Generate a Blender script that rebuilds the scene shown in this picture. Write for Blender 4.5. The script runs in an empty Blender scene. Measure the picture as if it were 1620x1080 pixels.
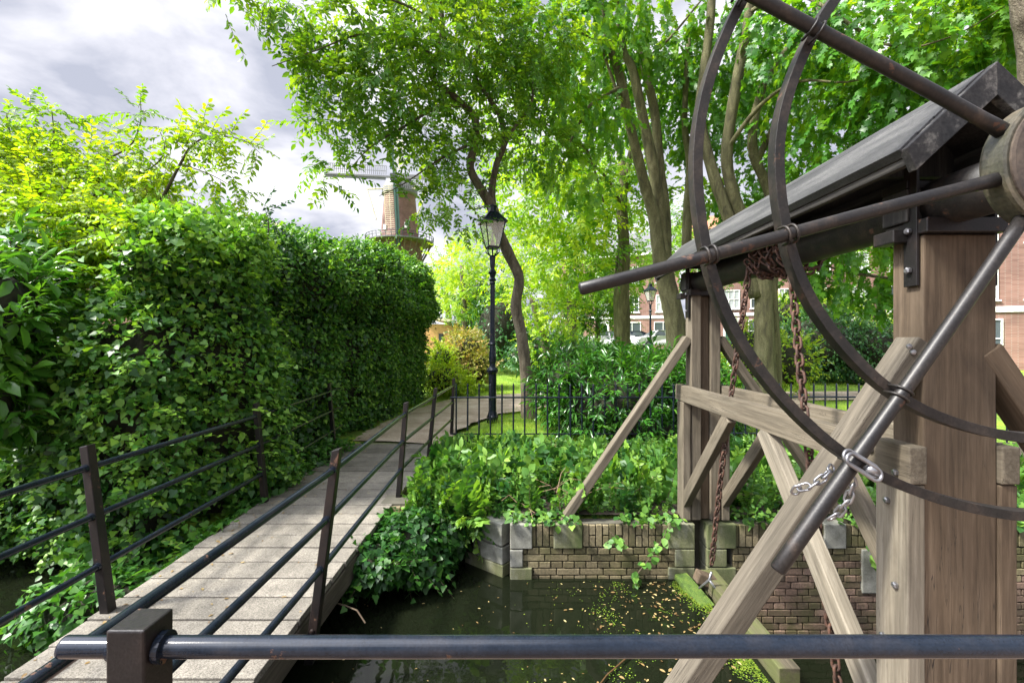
import bpy, math, random
import numpy as np
from mathutils import Vector, Matrix, Quaternion
random.seed(7); rng = np.random.default_rng(11)
R = math.radians
sc = bpy.context.scene
col = sc.collection
# ---------------------------------------------------------------- camera, world, sun, exposure
F = 720.0                       # focal length in photo pixels (1620 wide)
cam = bpy.data.objects.new('camera', bpy.data.cameras.new('camera'))
cam.data.sensor_width = 36; cam.data.lens = 36 * F / 1620
cam.data.clip_start = 0.05; cam.data.clip_end = 3000
cam.location = (0, 0, 0); cam.rotation_euler = (R(90), 0, 0)
col.objects.link(cam); sc.camera = cam
SUN_EL, SUN_AZ = R(50), R(-108)          # azimuth measured from +Y towards +X
world = bpy.data.worlds.new('World'); sc.world = world; world.use_nodes = True
def build_world():
    nt = world.node_tree; nt.nodes.clear(); N = nt.nodes.new; L = nt.links.new
    out = N('ShaderNodeOutputWorld'); bg = N('ShaderNodeBackground'); bg.inputs[1].default_value = 0.1
    sky = N('ShaderNodeTexSky'); sky.sky_type = 'NISHITA'; sky.sun_disc = False
    sky.sun_elevation = SUN_EL; sky.sun_rotation = SUN_AZ
    sky.air_density = 1.0; sky.dust_density = 1.5; sky.ozone_density = 1.0
    tc = N('ShaderNodeTexCoord'); sep = N('ShaderNodeSeparateXYZ'); L(tc.outputs['Generated'], sep.inputs[0])
    ad = N('ShaderNodeMath'); ad.operation = 'ADD'; ad.inputs[1].default_value = 0.28
    ab = N('ShaderNodeMath'); ab.operation = 'ABSOLUTE'; L(sep.outputs[2], ab.inputs[0]); L(ab.outputs[0], ad.inputs[0])
    dx = N('ShaderNodeMath'); dx.operation = 'DIVIDE'; L(sep.outputs[0], dx.inputs[0]); L(ad.outputs[0], dx.inputs[1])
    dy = N('ShaderNodeMath'); dy.operation = 'DIVIDE'; L(sep.outputs[1], dy.inputs[0]); L(ad.outputs[0], dy.inputs[1])
    cb = N('ShaderNodeCombineXYZ'); L(dx.outputs[0], cb.inputs[0]); L(dy.outputs[0], cb.inputs[1]); cb.inputs[2].default_value = 3.7
    n1 = N('ShaderNodeTexNoise'); n1.inputs['Scale'].default_value = 2.9; n1.inputs['Detail'].default_value = 9; n1.inputs['Roughness'].default_value = .52; n1.inputs['Distortion'].default_value = .25
    n2 = N('ShaderNodeTexNoise'); n2.inputs['Scale'].default_value = 0.9; n2.inputs['Detail'].default_value = 6; n2.inputs['Roughness'].default_value = .5
    L(cb.outputs[0], n1.inputs['Vector'])
    mp = N('ShaderNodeMapping'); mp.inputs['Location'].default_value = (5.2, 1.3, 8); L(cb.outputs[0], mp.inputs[0]); L(mp.outputs[0], n2.inputs['Vector'])
    cr = N('ShaderNodeValToRGB'); L(n1.outputs[0], cr.inputs[0])
    e = cr.color_ramp.elements
    e[0].position = .40; e[0].color = (2.2, 2.32, 2.8, 1)
    e[1].position = .66; e[1].color = (4.9, 4.9, 5.1, 1)
    m = e.new(.50); m.color = (3.2, 3.25, 3.65, 1)
    cv = N('ShaderNodeValToRGB'); L(n2.outputs[0], cv.inputs[0])
    cv.color_ramp.elements[0].position = .16; cv.color_ramp.elements[0].color = (0, 0, 0, 1)
    cv.color_ramp.elements[1].position = .26; cv.color_ramp.elements[1].color = (1, 1, 1, 1)
    # cloud brightness boosted towards the sun behind the viewer's left shoulder, as added fill
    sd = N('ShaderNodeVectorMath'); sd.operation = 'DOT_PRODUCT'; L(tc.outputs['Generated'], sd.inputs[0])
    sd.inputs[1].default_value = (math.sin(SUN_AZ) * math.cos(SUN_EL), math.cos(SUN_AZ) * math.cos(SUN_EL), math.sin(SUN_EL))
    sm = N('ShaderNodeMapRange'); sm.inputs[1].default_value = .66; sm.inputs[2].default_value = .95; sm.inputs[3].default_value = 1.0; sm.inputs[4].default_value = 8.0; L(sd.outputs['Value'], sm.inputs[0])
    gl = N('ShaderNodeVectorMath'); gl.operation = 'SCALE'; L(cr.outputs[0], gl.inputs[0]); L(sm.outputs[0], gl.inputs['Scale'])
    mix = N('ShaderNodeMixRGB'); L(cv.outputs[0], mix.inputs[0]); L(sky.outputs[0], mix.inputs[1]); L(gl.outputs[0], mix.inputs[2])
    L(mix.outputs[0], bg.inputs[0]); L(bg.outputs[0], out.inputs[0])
build_world()
sl = bpy.data.lights.new('sun', 'SUN'); sl.energy = 4.2; sl.angle = R(7.0); sl.color = (1, .95, .86)
so = bpy.data.objects.new('sun', sl); col.objects.link(so)
sdir = Vector((math.sin(SUN_AZ) * math.cos(SUN_EL), math.cos(SUN_AZ) * math.cos(SUN_EL), math.sin(SUN_EL)))
so.rotation_euler = sdir.to_track_quat('Z', 'Y').to_euler(); so.location = sdir * 50
sc.view_settings.view_transform = 'Standard'; sc.view_settings.look = 'None'; sc.view_settings.gamma = 1
sc.view_settings.exposure = 1.42
cy = sc.cycles
cy.max_bounces = 7; cy.diffuse_bounces = 4; cy.glossy_bounces = 3; cy.transmission_bounces = 4; cy.transparent_max_bounces = 6
cy.caustics_reflective = False; cy.caustics_refractive = False; cy.use_denoising = True; cy.sample_clamp_indirect = 6

def P(px, py, d): return Vector(((px - 810) / F * d, d, (540 - py) / F * d))
# ---------------------------------------------------------------- tagging
def tag(o, label=None, cat=None, group=None, kind=None):
    if label: o['label'] = label
    if cat: o['category'] = cat
    if group: o['group'] = group
    if kind: o['kind'] = kind
    return o
def empty(name, loc, label=None, cat=None, group=None):
    o = bpy.data.objects.new(name, None); o.location = loc; o.empty_display_size = .2; col.objects.link(o)
    return tag(o, label, cat, group)
def copy_tree(o, parent=None):
    c = o.copy(); col.objects.link(c)
    if parent: c.parent = parent
    for ch in o.children: copy_tree(ch, c)
    return c
# ---------------------------------------------------------------- materials
def new_mat(name):
    m = bpy.data.materials.new(name); m.use_nodes = True
    nt = m.node_tree; b = nt.nodes['Principled BSDF']; return m, nt, b
def noise_mat(name, stops, scale=(5, 5, 5), detail=6, rough=.7, bump=.3, bdist=.01, rough_n=.6, metal=0, spec=.5, fine=None, coord='Object', rnd=True, lo=.3, hi=.7, distort=0, chips=None):
    """colour from a noise ramp, plus bump. stops: list of colours."""
    m, nt, b = new_mat(name); N = nt.nodes.new; L = nt.links.new
    tc = N('ShaderNodeTexCoord'); mp = N('ShaderNodeMapping'); mp.inputs['Scale'].default_value = scale
    L(tc.outputs[coord], mp.inputs[0])
    if rnd:
        oi = N('ShaderNodeObjectInfo'); mu = N('ShaderNodeMath'); mu.operation = 'MULTIPLY'; mu.inputs[1].default_value = 37.0
        L(oi.outputs['Random'], mu.inputs[0]); L(mu.outputs[0], mp.inputs['Location'])
    n = N('ShaderNodeTexNoise'); n.inputs['Scale'].default_value = 1; n.inputs['Detail'].default_value = detail; n.inputs['Roughness'].default_value = rough_n; n.inputs['Distortion'].default_value = distort
    L(mp.outputs[0], n.inputs['Vector'])
    cr = N('ShaderNodeValToRGB'); L(n.outputs[0], cr.inputs[0]); e = cr.color_ramp.elements
    k = len(stops)
    e[0].position = lo; e[0].color = (*stops[0], 1); e[1].position = hi; e[1].color = (*stops[-1], 1)
    for i in range(1, k - 1):
        q = e.new(lo + (hi - lo) * i / (k - 1)); q.color = (*stops[i], 1)
    c = cr.outputs[0]; h = n.outputs[0]
    if fine:   # (scale, strength)
        n2 = N('ShaderNodeTexNoise'); n2.inputs['Scale'].default_value = fine[0]; n2.inputs['Detail'].default_value = 3
        L(tc.outputs[coord], n2.inputs['Vector'])
        r2 = N('ShaderNodeMapRange'); r2.inputs[1].default_value = .3; r2.inputs[2].default_value = .7; r2.inputs[3].default_value = 1 - fine[1]; r2.inputs[4].default_value = 1 + fine[1]
        L(n2.outputs[0], r2.inputs[0])
        vm = N('ShaderNodeVectorMath'); vm.operation = 'SCALE'; L(c, vm.inputs[0]); L(r2.outputs[0], vm.inputs['Scale']); c = vm.outputs[0]
        a = N('ShaderNodeMath'); a.operation = 'ADD'; L(h, a.inputs[0]); L(n2.outputs[0], a.inputs[1]); h = a.outputs[0]
    if chips:   # (colour, threshold, scale): flaked spots
        n5 = N('ShaderNodeTexNoise'); n5.inputs['Scale'].default_value = chips[2]; n5.inputs['Detail'].default_value = 6; n5.inputs['Roughness'].default_value = .7; L(tc.outputs[coord], n5.inputs['Vector'])
        r5 = N('ShaderNodeMapRange'); r5.inputs[1].default_value = chips[1]; r5.inputs[2].default_value = chips[1] + .03; r5.inputs[4].default_value = .85; L(n5.outputs[0], r5.inputs[0])
        m5 = N('ShaderNodeMixRGB'); L(r5.outputs[0], m5.inputs[0]); L(c, m5.inputs[1]); m5.inputs[2].default_value = (*chips[0], 1); c = m5.outputs[0]
        q5 = N('ShaderNodeMath'); q5.operation = 'MULTIPLY_ADD'; q5.inputs[1].default_value = .35; q5.inputs[2].default_value = rough; L(r5.outputs[0], q5.inputs[0]); L(q5.outputs[0], b.inputs['Roughness'])
    L(c, b.inputs['Base Color']); b.inputs['Roughness'].default_value = rough; b.inputs['Metallic'].default_value = metal
    b.inputs['Specular IOR Level'].default_value = spec
    if bump:
        bp = N('ShaderNodeBump'); bp.inputs['Strength'].default_value = bump; bp.inputs['Distance'].default_value = bdist
        L(h, bp.inputs['Height']); L(bp.outputs[0], b.inputs['Normal'])
    return m
def wood_mat(name, stops, algae=0.0, s=1.0):
    """weathered timber, grain along the object's own Z axis; dark cracks, optional green growth"""
    m, nt, b = new_mat(name); N = nt.nodes.new; L = nt.links.new
    tc = N('ShaderNodeTexCoord'); oi = N('ShaderNodeObjectInfo')
    mu = N('ShaderNodeMath'); mu.operation = 'MULTIPLY'; mu.inputs[1].default_value = 53.0; L(oi.outputs['Random'], mu.inputs[0])
    def nz(scale, det, rg=.6, dist=0):
        mp = N('ShaderNodeMapping'); mp.inputs['Scale'].default_value = scale; L(tc.outputs['Object'], mp.inputs[0]); L(mu.outputs[0], mp.inputs['Location'])
        n = N('ShaderNodeTexNoise'); n.inputs['Scale'].default_value = 1; n.inputs['Detail'].default_value = det; n.inputs['Roughness'].default_value = rg; n.inputs['Distortion'].default_value = dist
        L(mp.outputs[0], n.inputs['Vector']); return n.outputs[0]
    g = nz((60 * s, 60 * s, 2.2 * s), 8, .65, .4)
    big = nz((7, 7, 1.6), 6, .65, .8)
    cr = N('ShaderNodeValToRGB'); L(g, cr.inputs[0]); e = cr.color_ramp.elements
    e[0].position = .28; e[0].color = (*stops[0], 1); e[1].position = .72; e[1].color = (*stops[2], 1); q = e.new(.5); q.color = (*stops[1], 1)
    rg = N('ShaderNodeMapRange'); rg.inputs[1].default_value = .3; rg.inputs[2].default_value = .7; rg.inputs[3].default_value = .62; rg.inputs[4].default_value = 1.38; L(big, rg.inputs[0])
    vm = N('ShaderNodeVectorMath'); vm.operation = 'SCALE'; L(cr.outputs[0], vm.inputs[0]); L(rg.outputs[0], vm.inputs['Scale'])
    ck = nz((38 * s, 38 * s, 1.1), 3, .5, 1.2)
    cm = N('ShaderNodeMapRange'); cm.inputs[1].default_value = .490; cm.inputs[2].default_value = .498; L(ck, cm.inputs[0])
    cm2 = N('ShaderNodeMapRange'); cm2.inputs[1].default_value = .502; cm2.inputs[2].default_value = .510; cm2.inputs[3].default_value = 1; cm2.inputs[4].default_value = 0; L(ck, cm2.inputs[0])
    ml = N('ShaderNodeMath'); ml.operation = 'MULTIPLY'; L(cm.outputs[0], ml.inputs[0]); L(cm2.outputs[0], ml.inputs[1])
    spc = nz((5, 5, 1.5), 2); sp2 = N('ShaderNodeMapRange'); sp2.inputs[1].default_value = .5; sp2.inputs[2].default_value = .62; L(spc, sp2.inputs[0])
    ml2 = N('ShaderNodeMath'); ml2.operation = 'MULTIPLY'; L(ml.outputs[0], ml2.inputs[0]); L(sp2.outputs[0], ml2.inputs[1])
    mx = N('ShaderNodeMixRGB'); L(ml2.outputs[0], mx.inputs[0]); L(vm.outputs[0], mx.inputs[1]); mx.inputs[2].default_value = (.025, .02, .015, 1)
    c = mx.outputs[0]
    if algae:
        al = nz((6, 6, 3), 5); am = N('ShaderNodeMapRange'); am.inputs[1].default_value = .62 - algae * .3; am.inputs[2].default_value = .8 - algae * .3; am.inputs[4].default_value = .75; L(al, am.inputs[0])
        mg = N('ShaderNodeMixRGB'); L(am.outputs[0], mg.inputs[0]); L(c, mg.inputs[1]); mg.inputs[2].default_value = (.085, .10, .03, 1); c = mg.outputs[0]
    L(c, b.inputs['Base Color']); b.inputs['Roughness'].default_value = .78; b.inputs['Specular IOR Level'].default_value = .3
    hs = N('ShaderNodeMath'); hs.operation = 'SUBTRACT'; L(g, hs.inputs[0]); L(ml2.outputs[0], hs.inputs[1])
    bp = N('ShaderNodeBump'); bp.inputs['Strength'].default_value = .55; bp.inputs['Distance'].default_value = .004; L(hs.outputs[0], bp.inputs['Height']); L(bp.outputs[0], b.inputs['Normal'])
    return m
def leaf_mat(name, dark, mid, light, trans=.42, gloss=.35, tmul=(1.5, 1.5, .5)):
    m = bpy.data.materials.new(name); m.use_nodes = True; nt = m.node_tree; N = nt.nodes.new; L = nt.links.new
    b = nt.nodes['Principled BSDF']; out = nt.nodes['Material Output']
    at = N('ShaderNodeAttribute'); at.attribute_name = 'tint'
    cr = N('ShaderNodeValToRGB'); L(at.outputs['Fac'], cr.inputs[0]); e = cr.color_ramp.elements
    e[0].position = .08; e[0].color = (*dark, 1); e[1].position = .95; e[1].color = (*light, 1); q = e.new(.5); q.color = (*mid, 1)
    L(cr.outputs[0], b.inputs['Base Color']); b.inputs['Roughness'].default_value = gloss; b.inputs['Specular IOR Level'].default_value = .5
    tr = N('ShaderNodeBsdfTranslucent'); vm = N('ShaderNodeVectorMath'); vm.operation = 'MULTIPLY'; vm.inputs[1].default_value = tmul
    L(cr.outputs[0], vm.inputs[0]); L(vm.outputs[0], tr.inputs[0])
    mx = N('ShaderNodeMixShader'); mx.inputs[0].default_value = trans; L(b.outputs[0], mx.inputs[1]); L(tr.outputs[0], mx.inputs[2]); L(mx.outputs[0], out.inputs[0])
    return m
def tint_mat(name, dark, mid, light, rough=.8, bump=.4, nscale=60):
    m, nt, b = new_mat(name); N = nt.nodes.new; L = nt.links.new
    at = N('ShaderNodeAttribute'); at.attribute_name = 'tint'
    tc = N('ShaderNodeTexCoord'); n = N('ShaderNodeTexNoise'); n.inputs['Scale'].default_value = nscale; n.inputs['Detail'].default_value = 5; L(tc.outputs['Object'], n.inputs['Vector'])
    n3 = N('ShaderNodeTexNoise'); n3.inputs['Scale'].default_value = nscale / 18; n3.inputs['Detail'].default_value = 4; L(tc.outputs['Object'], n3.inputs['Vector'])
    cr = N('ShaderNodeValToRGB'); L(at.outputs['Fac'], cr.inputs[0]); e = cr.color_ramp.elements
    e[0].position = 0; e[0].color = (*dark, 1); e[1].position = 1; e[1].color = (*light, 1); q = e.new(.5); q.color = (*mid, 1)
    mm = N('ShaderNodeMath'); mm.operation = 'ADD'; L(n.outputs[0], mm.inputs[0]); L(n3.outputs[0], mm.inputs[1])
    rg = N('ShaderNodeMapRange'); rg.inputs[1].default_value = .7; rg.inputs[2].default_value = 1.3; rg.inputs[3].default_value = .5; rg.inputs[4].default_value = 1.5; L(mm.outputs[0], rg.inputs[0])
    vm = N('ShaderNodeVectorMath'); vm.operation = 'SCALE'; L(cr.outputs[0], vm.inputs[0]); L(rg.outputs[0], vm.inputs['Scale'])
    n4 = N('ShaderNodeTexNoise'); n4.inputs['Scale'].default_value = 3.5; n4.inputs['Detail'].default_value = 8; n4.inputs['Roughness'].default_value = .65; L(tc.outputs['Object'], n4.inputs['Vector'])
    r4 = N('ShaderNodeMapRange'); r4.inputs[1].default_value = .45; r4.inputs[2].default_value = .65; r4.inputs[4].default_value = .8; L(n4.outputs[0], r4.inputs[0])
    mg = N('ShaderNodeMixRGB'); L(r4.outputs[0], mg.inputs[0]); L(vm.outputs[0], mg.inputs[1]); mg.inputs[2].default_value = (.06, .062, .018, 1)
    L(mg.outputs[0], b.inputs['Base Color']); b.inputs['Roughness'].default_value = rough
    bp = N('ShaderNodeBump'); bp.inputs['Strength'].default_value = bump; bp.inputs['Distance'].default_value = .004; L(n.outputs[0], bp.inputs['Height']); L(bp.outputs[0], b.inputs['Normal'])
    return m
def brick_mat(name, c1, c2, mortar, scale=1, bw=.22, bh=.062):
    m, nt, b = new_mat(name); N = nt.nodes.new; L = nt.links.new
    tc = N('ShaderNodeTexCoord'); sep = N('ShaderNodeSeparateXYZ'); L(tc.outputs['Object'], sep.inputs[0])
    ad = N('ShaderNodeMath'); ad.operation = 'ADD'; L(sep.outputs[0], ad.inputs[0]); L(sep.outputs[1], ad.inputs[1])
    cb = N('ShaderNodeCombineXYZ'); L(ad.outputs[0], cb.inputs[0]); L(sep.outputs[2], cb.inputs[1])
    br = N('ShaderNodeTexBrick'); L(cb.outputs[0], br.inputs['Vector'])
    br.inputs['Scale'].default_value = scale; br.inputs['Brick Width'].default_value = bw; br.inputs['Row Height'].default_value = bh; br.inputs['Mortar Size'].default_value = .006
    br.inputs['Color1'].default_value = (*c1, 1); br.inputs['Color2'].default_value = (*c2, 1); br.inputs['Mortar'].default_value = (*mortar, 1)
    n = N('ShaderNodeTexNoise'); n.inputs['Scale'].default_value = .8; n.inputs['Detail'].default_value = 6; L(tc.outputs['Object'], n.inputs['Vector'])
    rg = N('ShaderNodeMapRange'); rg.inputs[1].default_value = .3; rg.inputs[2].default_value = .7; rg.inputs[3].default_value = .75; rg.inputs[4].default_value = 1.2; L(n.outputs[0], rg.inputs[0])
    vm = N('ShaderNodeVectorMath'); vm.operation = 'SCALE'; L(br.outputs[0], vm.inputs[0]); L(rg.outputs[0], vm.inputs['Scale'])
    L(vm.outputs[0], b.inputs['Base Color']); b.inputs['Roughness'].default_value = .85
    return m
def plain(name, c, rough=.5, metal=0, spec=.5, **k):
    d = [v * .8 for v in c]; u = [min(1, v * 1.2) for v in c]
    return noise_mat(name, [d, u], scale=(8, 8, 8), rough=rough, metal=metal, spec=spec, bump=k.get('bump', .1), bdist=.002)

M = {}
M['black'] = noise_mat('black_paint', [(.005, .008, .014), (.009, .013, .021), (.016, .018, .024)], scale=(14, 14, 14), rough=.16, spec=.32, chips=((.10, .05, .028), .66, 9), bump=.05, bdist=.0012, fine=(220, .25))
M['blackpost'] = noise_mat('weathered_black_paint', [(.006, .006, .006), (.012, .010, .010), (.026, .018, .015)], scale=(9, 9, 5), rough=.42, spec=.3, chips=((.12, .065, .04), .62, 11), bump=.4, bdist=.0015, fine=(160, .3))
M['wheel'] = noise_mat('rusty_dark_iron', [(.007, .007, .0065), (.015, .013, .0115), (.032, .024, .019)], scale=(16, 16, 16), rough=.5, bump=.3, bdist=.002, fine=(140, .35), spec=.35, chips=((.075, .04, .025), .63, 16))
M['spoke'] = noise_mat('worn_iron_bar', [(.006, .006, .007), (.015, .013, .012), (.07, .048, .034)], scale=(9, 9, 3), rough=.42, spec=.35, chips=((.09, .045, .028), .63, 12), bump=.15, bdist=.002, fine=(130, .35), lo=.3, hi=.82)
M['rust'] = noise_mat('rusty_chain_iron', [(.018, .010, .008), (.05, .023, .014), (.10, .042, .022)], scale=(40, 40, 40), rough=.75, bump=.6, bdist=.002)
M['steel'] = noise_mat('galvanised_steel', [(.16, .16, .17), (.34, .34, .35)], scale=(20, 20, 20), rough=.35, metal=.8, bump=.2, bdist=.001)
M['hub'] = noise_mat('old_painted_hub', [(.020, .021, .016), (.045, .043, .03), (.09, .075, .05)], scale=(9, 9, 9), rough=.4, bump=.5, bdist=.002, fine=(90, .3))
M['hubface'] = noise_mat('worn_brown_hub_face', [(.03, .023, .018), (.052, .039, .029), (.08, .062, .045)], scale=(9, 9, 9), rough=.5, bump=.4, bdist=.002, fine=(90, .3))
M['oak'] = wood_mat('weathered_grey_oak', [(.064, .053, .037), (.108, .091, .065), (.155, .135, .100)])
M['oakpale'] = wood_mat('bleached_pale_oak', [(.105, .090, .067), (.172, .151, .114), (.245, .22, .172)])
M['oakbrown'] = wood_mat('brown_oak', [(.056, .040, .025), (.090, .065, .042), (.125, .094, .064)])
M['oakdull'] = wood_mat('dull_grey_brown_oak', [(.048, .040, .030), (.078, .067, .050), (.113, .098, .075)])
M['oakmoss'] = wood_mat('algae_stained_oak', [(.045, .04, .026), (.08, .068, .045), (.12, .10, .07)], algae=.8)
M['tar'] = noise_mat('tarred_roof_boards', [(.015, .015, .016), (.034, .034, .035), (.078, .077, .075)], scale=(9, 1.6, 9), rough=.62, bump=.5, bdist=.003, fine=(110, .4), rnd=False)
M['tarwood'] = wood_mat('tarred_black_timber', [(.010, .010, .010), (.026, .024, .021), (.07, .066, .06)])
M['barge'] = noise_mat('peeling_tarred_barge_board', [(.012, .012, .012), (.03, .028, .026), (.20, .19, .165)], scale=(14, 14, 14), rough=.7, bump=.6, bdist=.002, fine=(90, .5), lo=.35, hi=.68)
M['plank'] = None
M['stone'] = noise_mat('bluestone_block', [(.11, .11, .085), (.20, .20, .17), (.28, .28, .245)], scale=(7, 7, 7), rough=.8, bump=.35, bdist=.004, fine=(110, .15))
M['mossystone'] = noise_mat('mossy_bluestone_block', [(.055, .075, .02), (.125, .13, .065), (.21, .21, .165)], scale=(7, 7, 2.5), rough=.85, bump=.35, bdist=.004, fine=(110, .2))
M['moss'] = noise_mat('bright_moss', [(.025, .05, .008), (.06, .11, .012), (.11, .155, .02)], scale=(14, 14, 14), rough=.95, bump=1, bdist=.01, fine=(120, .5))
M['brick'] = tint_mat('old_canal_brick', (.075, .055, .036), (.15, .098, .07), (.23, .155, .115))
M['yellowbrick'] = tint_mat('algae_tinted_canal_brick', (.065, .055, .026), (.135, .11, .058), (.205, .17, .10))
M['mortar'] = plain('dark_mortar', (.085, .08, .06), .9)
M['bark'] = noise_mat('grey_brown_bark', [(.035, .028, .018), (.10, .082, .055), (.17, .15, .105)], scale=(11, 11, 3.2), rough=.9, bump=1, bdist=.02, fine=(50, .3), rnd=False, distort=.6)
M['barkmoss'] = noise_mat('mossy_bark', [(.04, .035, .016), (.10, .095, .04), (.16, .15, .075)], scale=(8, 8, 2), rough=.9, bump=1, bdist=.02, fine=(50, .3), rnd=False, distort=.6)
M['barkdark'] = noise_mat('dark_furrowed_bark', [(.018, .014, .010), (.055, .042, .03), (.10, .08, .055)], scale=(12, 12, 3), rough=.9, bump=1, bdist=.02, rnd=False, distort=.6)
M['drystem'] = plain('dry_stem', (.20, .13, .08), .8)
M['twig'] = plain('twig_bark', (.07, .05, .03), .85)
M['soilcore'] = noise_mat('dead_leaves_and_stems', [(.010, .012, .006), (.03, .03, .014)], scale=(15, 15, 15), rough=.95, bump=1, bdist=.03)
M['ivy'] = leaf_mat('ivy_leaf', (.014, .065, .012), (.066, .20, .026), (.23, .43, .045), trans=.34, gloss=.42)
M['ivylow'] = leaf_mat('bright_ivy_leaf', (.018, .07, .014), (.05, .16, .025), (.13, .30, .04), trans=.38, gloss=.34)
M['elder'] = leaf_mat('yellow_green_leaf', (.06, .17, .012), (.17, .33, .018), (.36, .48, .028), trans=.5, gloss=.45, tmul=(1.5, 1.4, .35))
M['elm'] = leaf_mat('fresh_green_leaf', (.025, .11, .012), (.07, .215, .018), (.16, .34, .03), trans=.5, gloss=.38, tmul=(2.4, 1.55, .45))
M['maple'] = leaf_mat('maple_leaf', (.024, .115, .012), (.07, .235, .016), (.19, .40, .024), trans=.48, gloss=.4, tmul=(2.3, 1.55, .45))
M['lime'] = leaf_mat('sunlit_lime_leaf', (.05, .17, .012), (.19, .36, .018), (.42, .52, .03), trans=.5, gloss=.45)
M['darkleaf'] = leaf_mat('dense_dark_leaf', (.010, .05, .016), (.026, .10, .026), (.07, .19, .035), trans=.3, gloss=.38)
M['laurel'] = leaf_mat('laurel_leaf', (.016, .075, .012), (.04, .15, .018), (.11, .27, .03), trans=.32, gloss=.24)
M['nettle'] = leaf_mat('nettle_leaf', (.020, .085, .016), (.085, .21, .032), (.23, .40, .06), trans=.38, gloss=.5)
M['russet'] = leaf_mat('pink_tinged_leaf', (.12, .17, .03), (.26, .28, .05), (.46, .30, .14), trans=.4, gloss=.5)
M['grassb'] = leaf_mat('grass_blade', (.07, .16, .010), (.19, .33, .016), (.36, .46, .03), trans=.45, gloss=.5)
M['weed'] = leaf_mat('duckweed', (.03, .07, .006), (.08, .14, .010), (.17, .23, .02), trans=.1, gloss=.5)
M['dead'] = leaf_mat('fallen_leaf', (.10, .055, .02), (.24, .16, .06), (.38, .32, .15), trans=.15, gloss=.5)
M['white'] = plain('white_paint', (.75, .75, .73), .5)
M['cream'] = plain('cream_paint', (.62, .55, .40), .6)
M['ochre'] = plain('ochre_boarding', (.48, .26, .10), .7)
M['dark'] = plain('dark_paint', (.03, .035, .04), .4)
M['greenpaint'] = plain('green_paint', (.03, .08, .06), .4)
M['slate'] = plain('grey_slate', (.12, .12, .13), .6)
M['terracotta'] = plain('clay_tiles', (.32, .14, .08), .8)
M['millbrick'] = brick_mat('mill_brickwork', (.15, .075, .062), (.20, .11, .092), (.20, .16, .14), bw=.5, bh=.16)
M['housebrick'] = brick_mat('house_brickwork', (.17, .075, .058), (.25, .125, .10), (.26, .22, .19))
def glass_mat(name, c, rough=.05):
    m, nt, b = new_mat(name); b.inputs['Base Color'].default_value = (*c, 1); b.inputs['Roughness'].default_value = rough; b.inputs['Specular IOR Level'].default_value = .8
    return m
M['window'] = glass_mat('dark_window_glass', (.06, .075, .08))
M['curtain'] = glass_mat('curtained_window_glass', (.35, .38, .38), .15)
def clear_glass():
    m = bpy.data.materials.new('lantern_glass'); m.use_nodes = True; nt = m.node_tree; N = nt.nodes.new; L = nt.links.new
    out = nt.nodes['Material Output']; g = N('ShaderNodeBsdfGlossy'); g.inputs['Roughness'].default_value = .04
    t = N('ShaderNodeBsdfTransparent'); t.inputs[0].default_value = (.9, .93, .9, 1); d = N('ShaderNodeBsdfDiffuse'); d.inputs[0].default_value = (.75, .77, .75, 1)
    a = N('ShaderNodeMixShader'); a.inputs[0].default_value = .30; L(t.outputs[0], a.inputs[1]); L(d.outputs[0], a.inputs[2])
    x = N('ShaderNodeMixShader'); x.inputs[0].default_value = .12; L(a.outputs[0], x.inputs[1]); L(g.outputs[0], x.inputs[2]); L(x.outputs[0], out.inputs[0]); return m
M['glass'] = clear_glass()
def plank_mat():
    m, nt, b = new_mat('gritted_grey_plank'); N = nt.nodes.new; L = nt.links.new
    at = N('ShaderNodeAttribute'); at.attribute_name = 'tint'
    tc = N('ShaderNodeTexCoord')
    v = N('ShaderNodeTexVoronoi'); v.inputs['Scale'].default_value = 210; L(tc.outputs['Object'], v.inputs['Vector'])
    n = N('ShaderNodeTexNoise'); n.inputs['Scale'].default_value = 5; n.inputs['Detail'].default_value = 7; n.inputs['Roughness'].default_value = .65; L(tc.outputs['Object'], n.inputs['Vector'])
    cr = N('ShaderNodeValToRGB'); L(v.outputs['Color'], cr.inputs[0]); e = cr.color_ramp.elements
    e[0].position = .15; e[0].color = (.085, .077, .062, 1); e[1].position = .85; e[1].color = (.235, .215, .18, 1)
    cn = N('ShaderNodeMapRange'); cn.inputs[1].default_value = .3; cn.inputs[2].default_value = .7; cn.inputs[3].default_value = .62; cn.inputs[4].default_value = 1.25; L(n.outputs[0], cn.inputs[0])
    ct = N('ShaderNodeMapRange'); ct.inputs[3].default_value = .72; ct.inputs[4].default_value = 1.2; L(at.outputs['Fac'], ct.inputs[0])
    mu = N('ShaderNodeMath'); mu.operation = 'MULTIPLY'; L(cn.outputs[0], mu.inputs[0]); L(ct.outputs[0], mu.inputs[1])
    vm = N('ShaderNodeVectorMath'); vm.operation = 'SCALE'; L(cr.outputs[0], vm.inputs[0]); L(mu.outputs[0], vm.inputs['Scale'])
    L(vm.outputs[0], b.inputs['Base Color']); b.inputs['Roughness'].default_value = .85
    bp = N('ShaderNodeBump'); bp.inputs['Strength'].default_value = .6; bp.inputs['Distance'].default_value = .002; L(v.outputs['Distance'], bp.inputs['Height']); L(bp.outputs[0], b.inputs['Normal'])
    return m
M['plank'] = plank_mat()
M['plankedge'] = plain('worn_plank_edge', (.06, .036, .022), .85)
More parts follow.
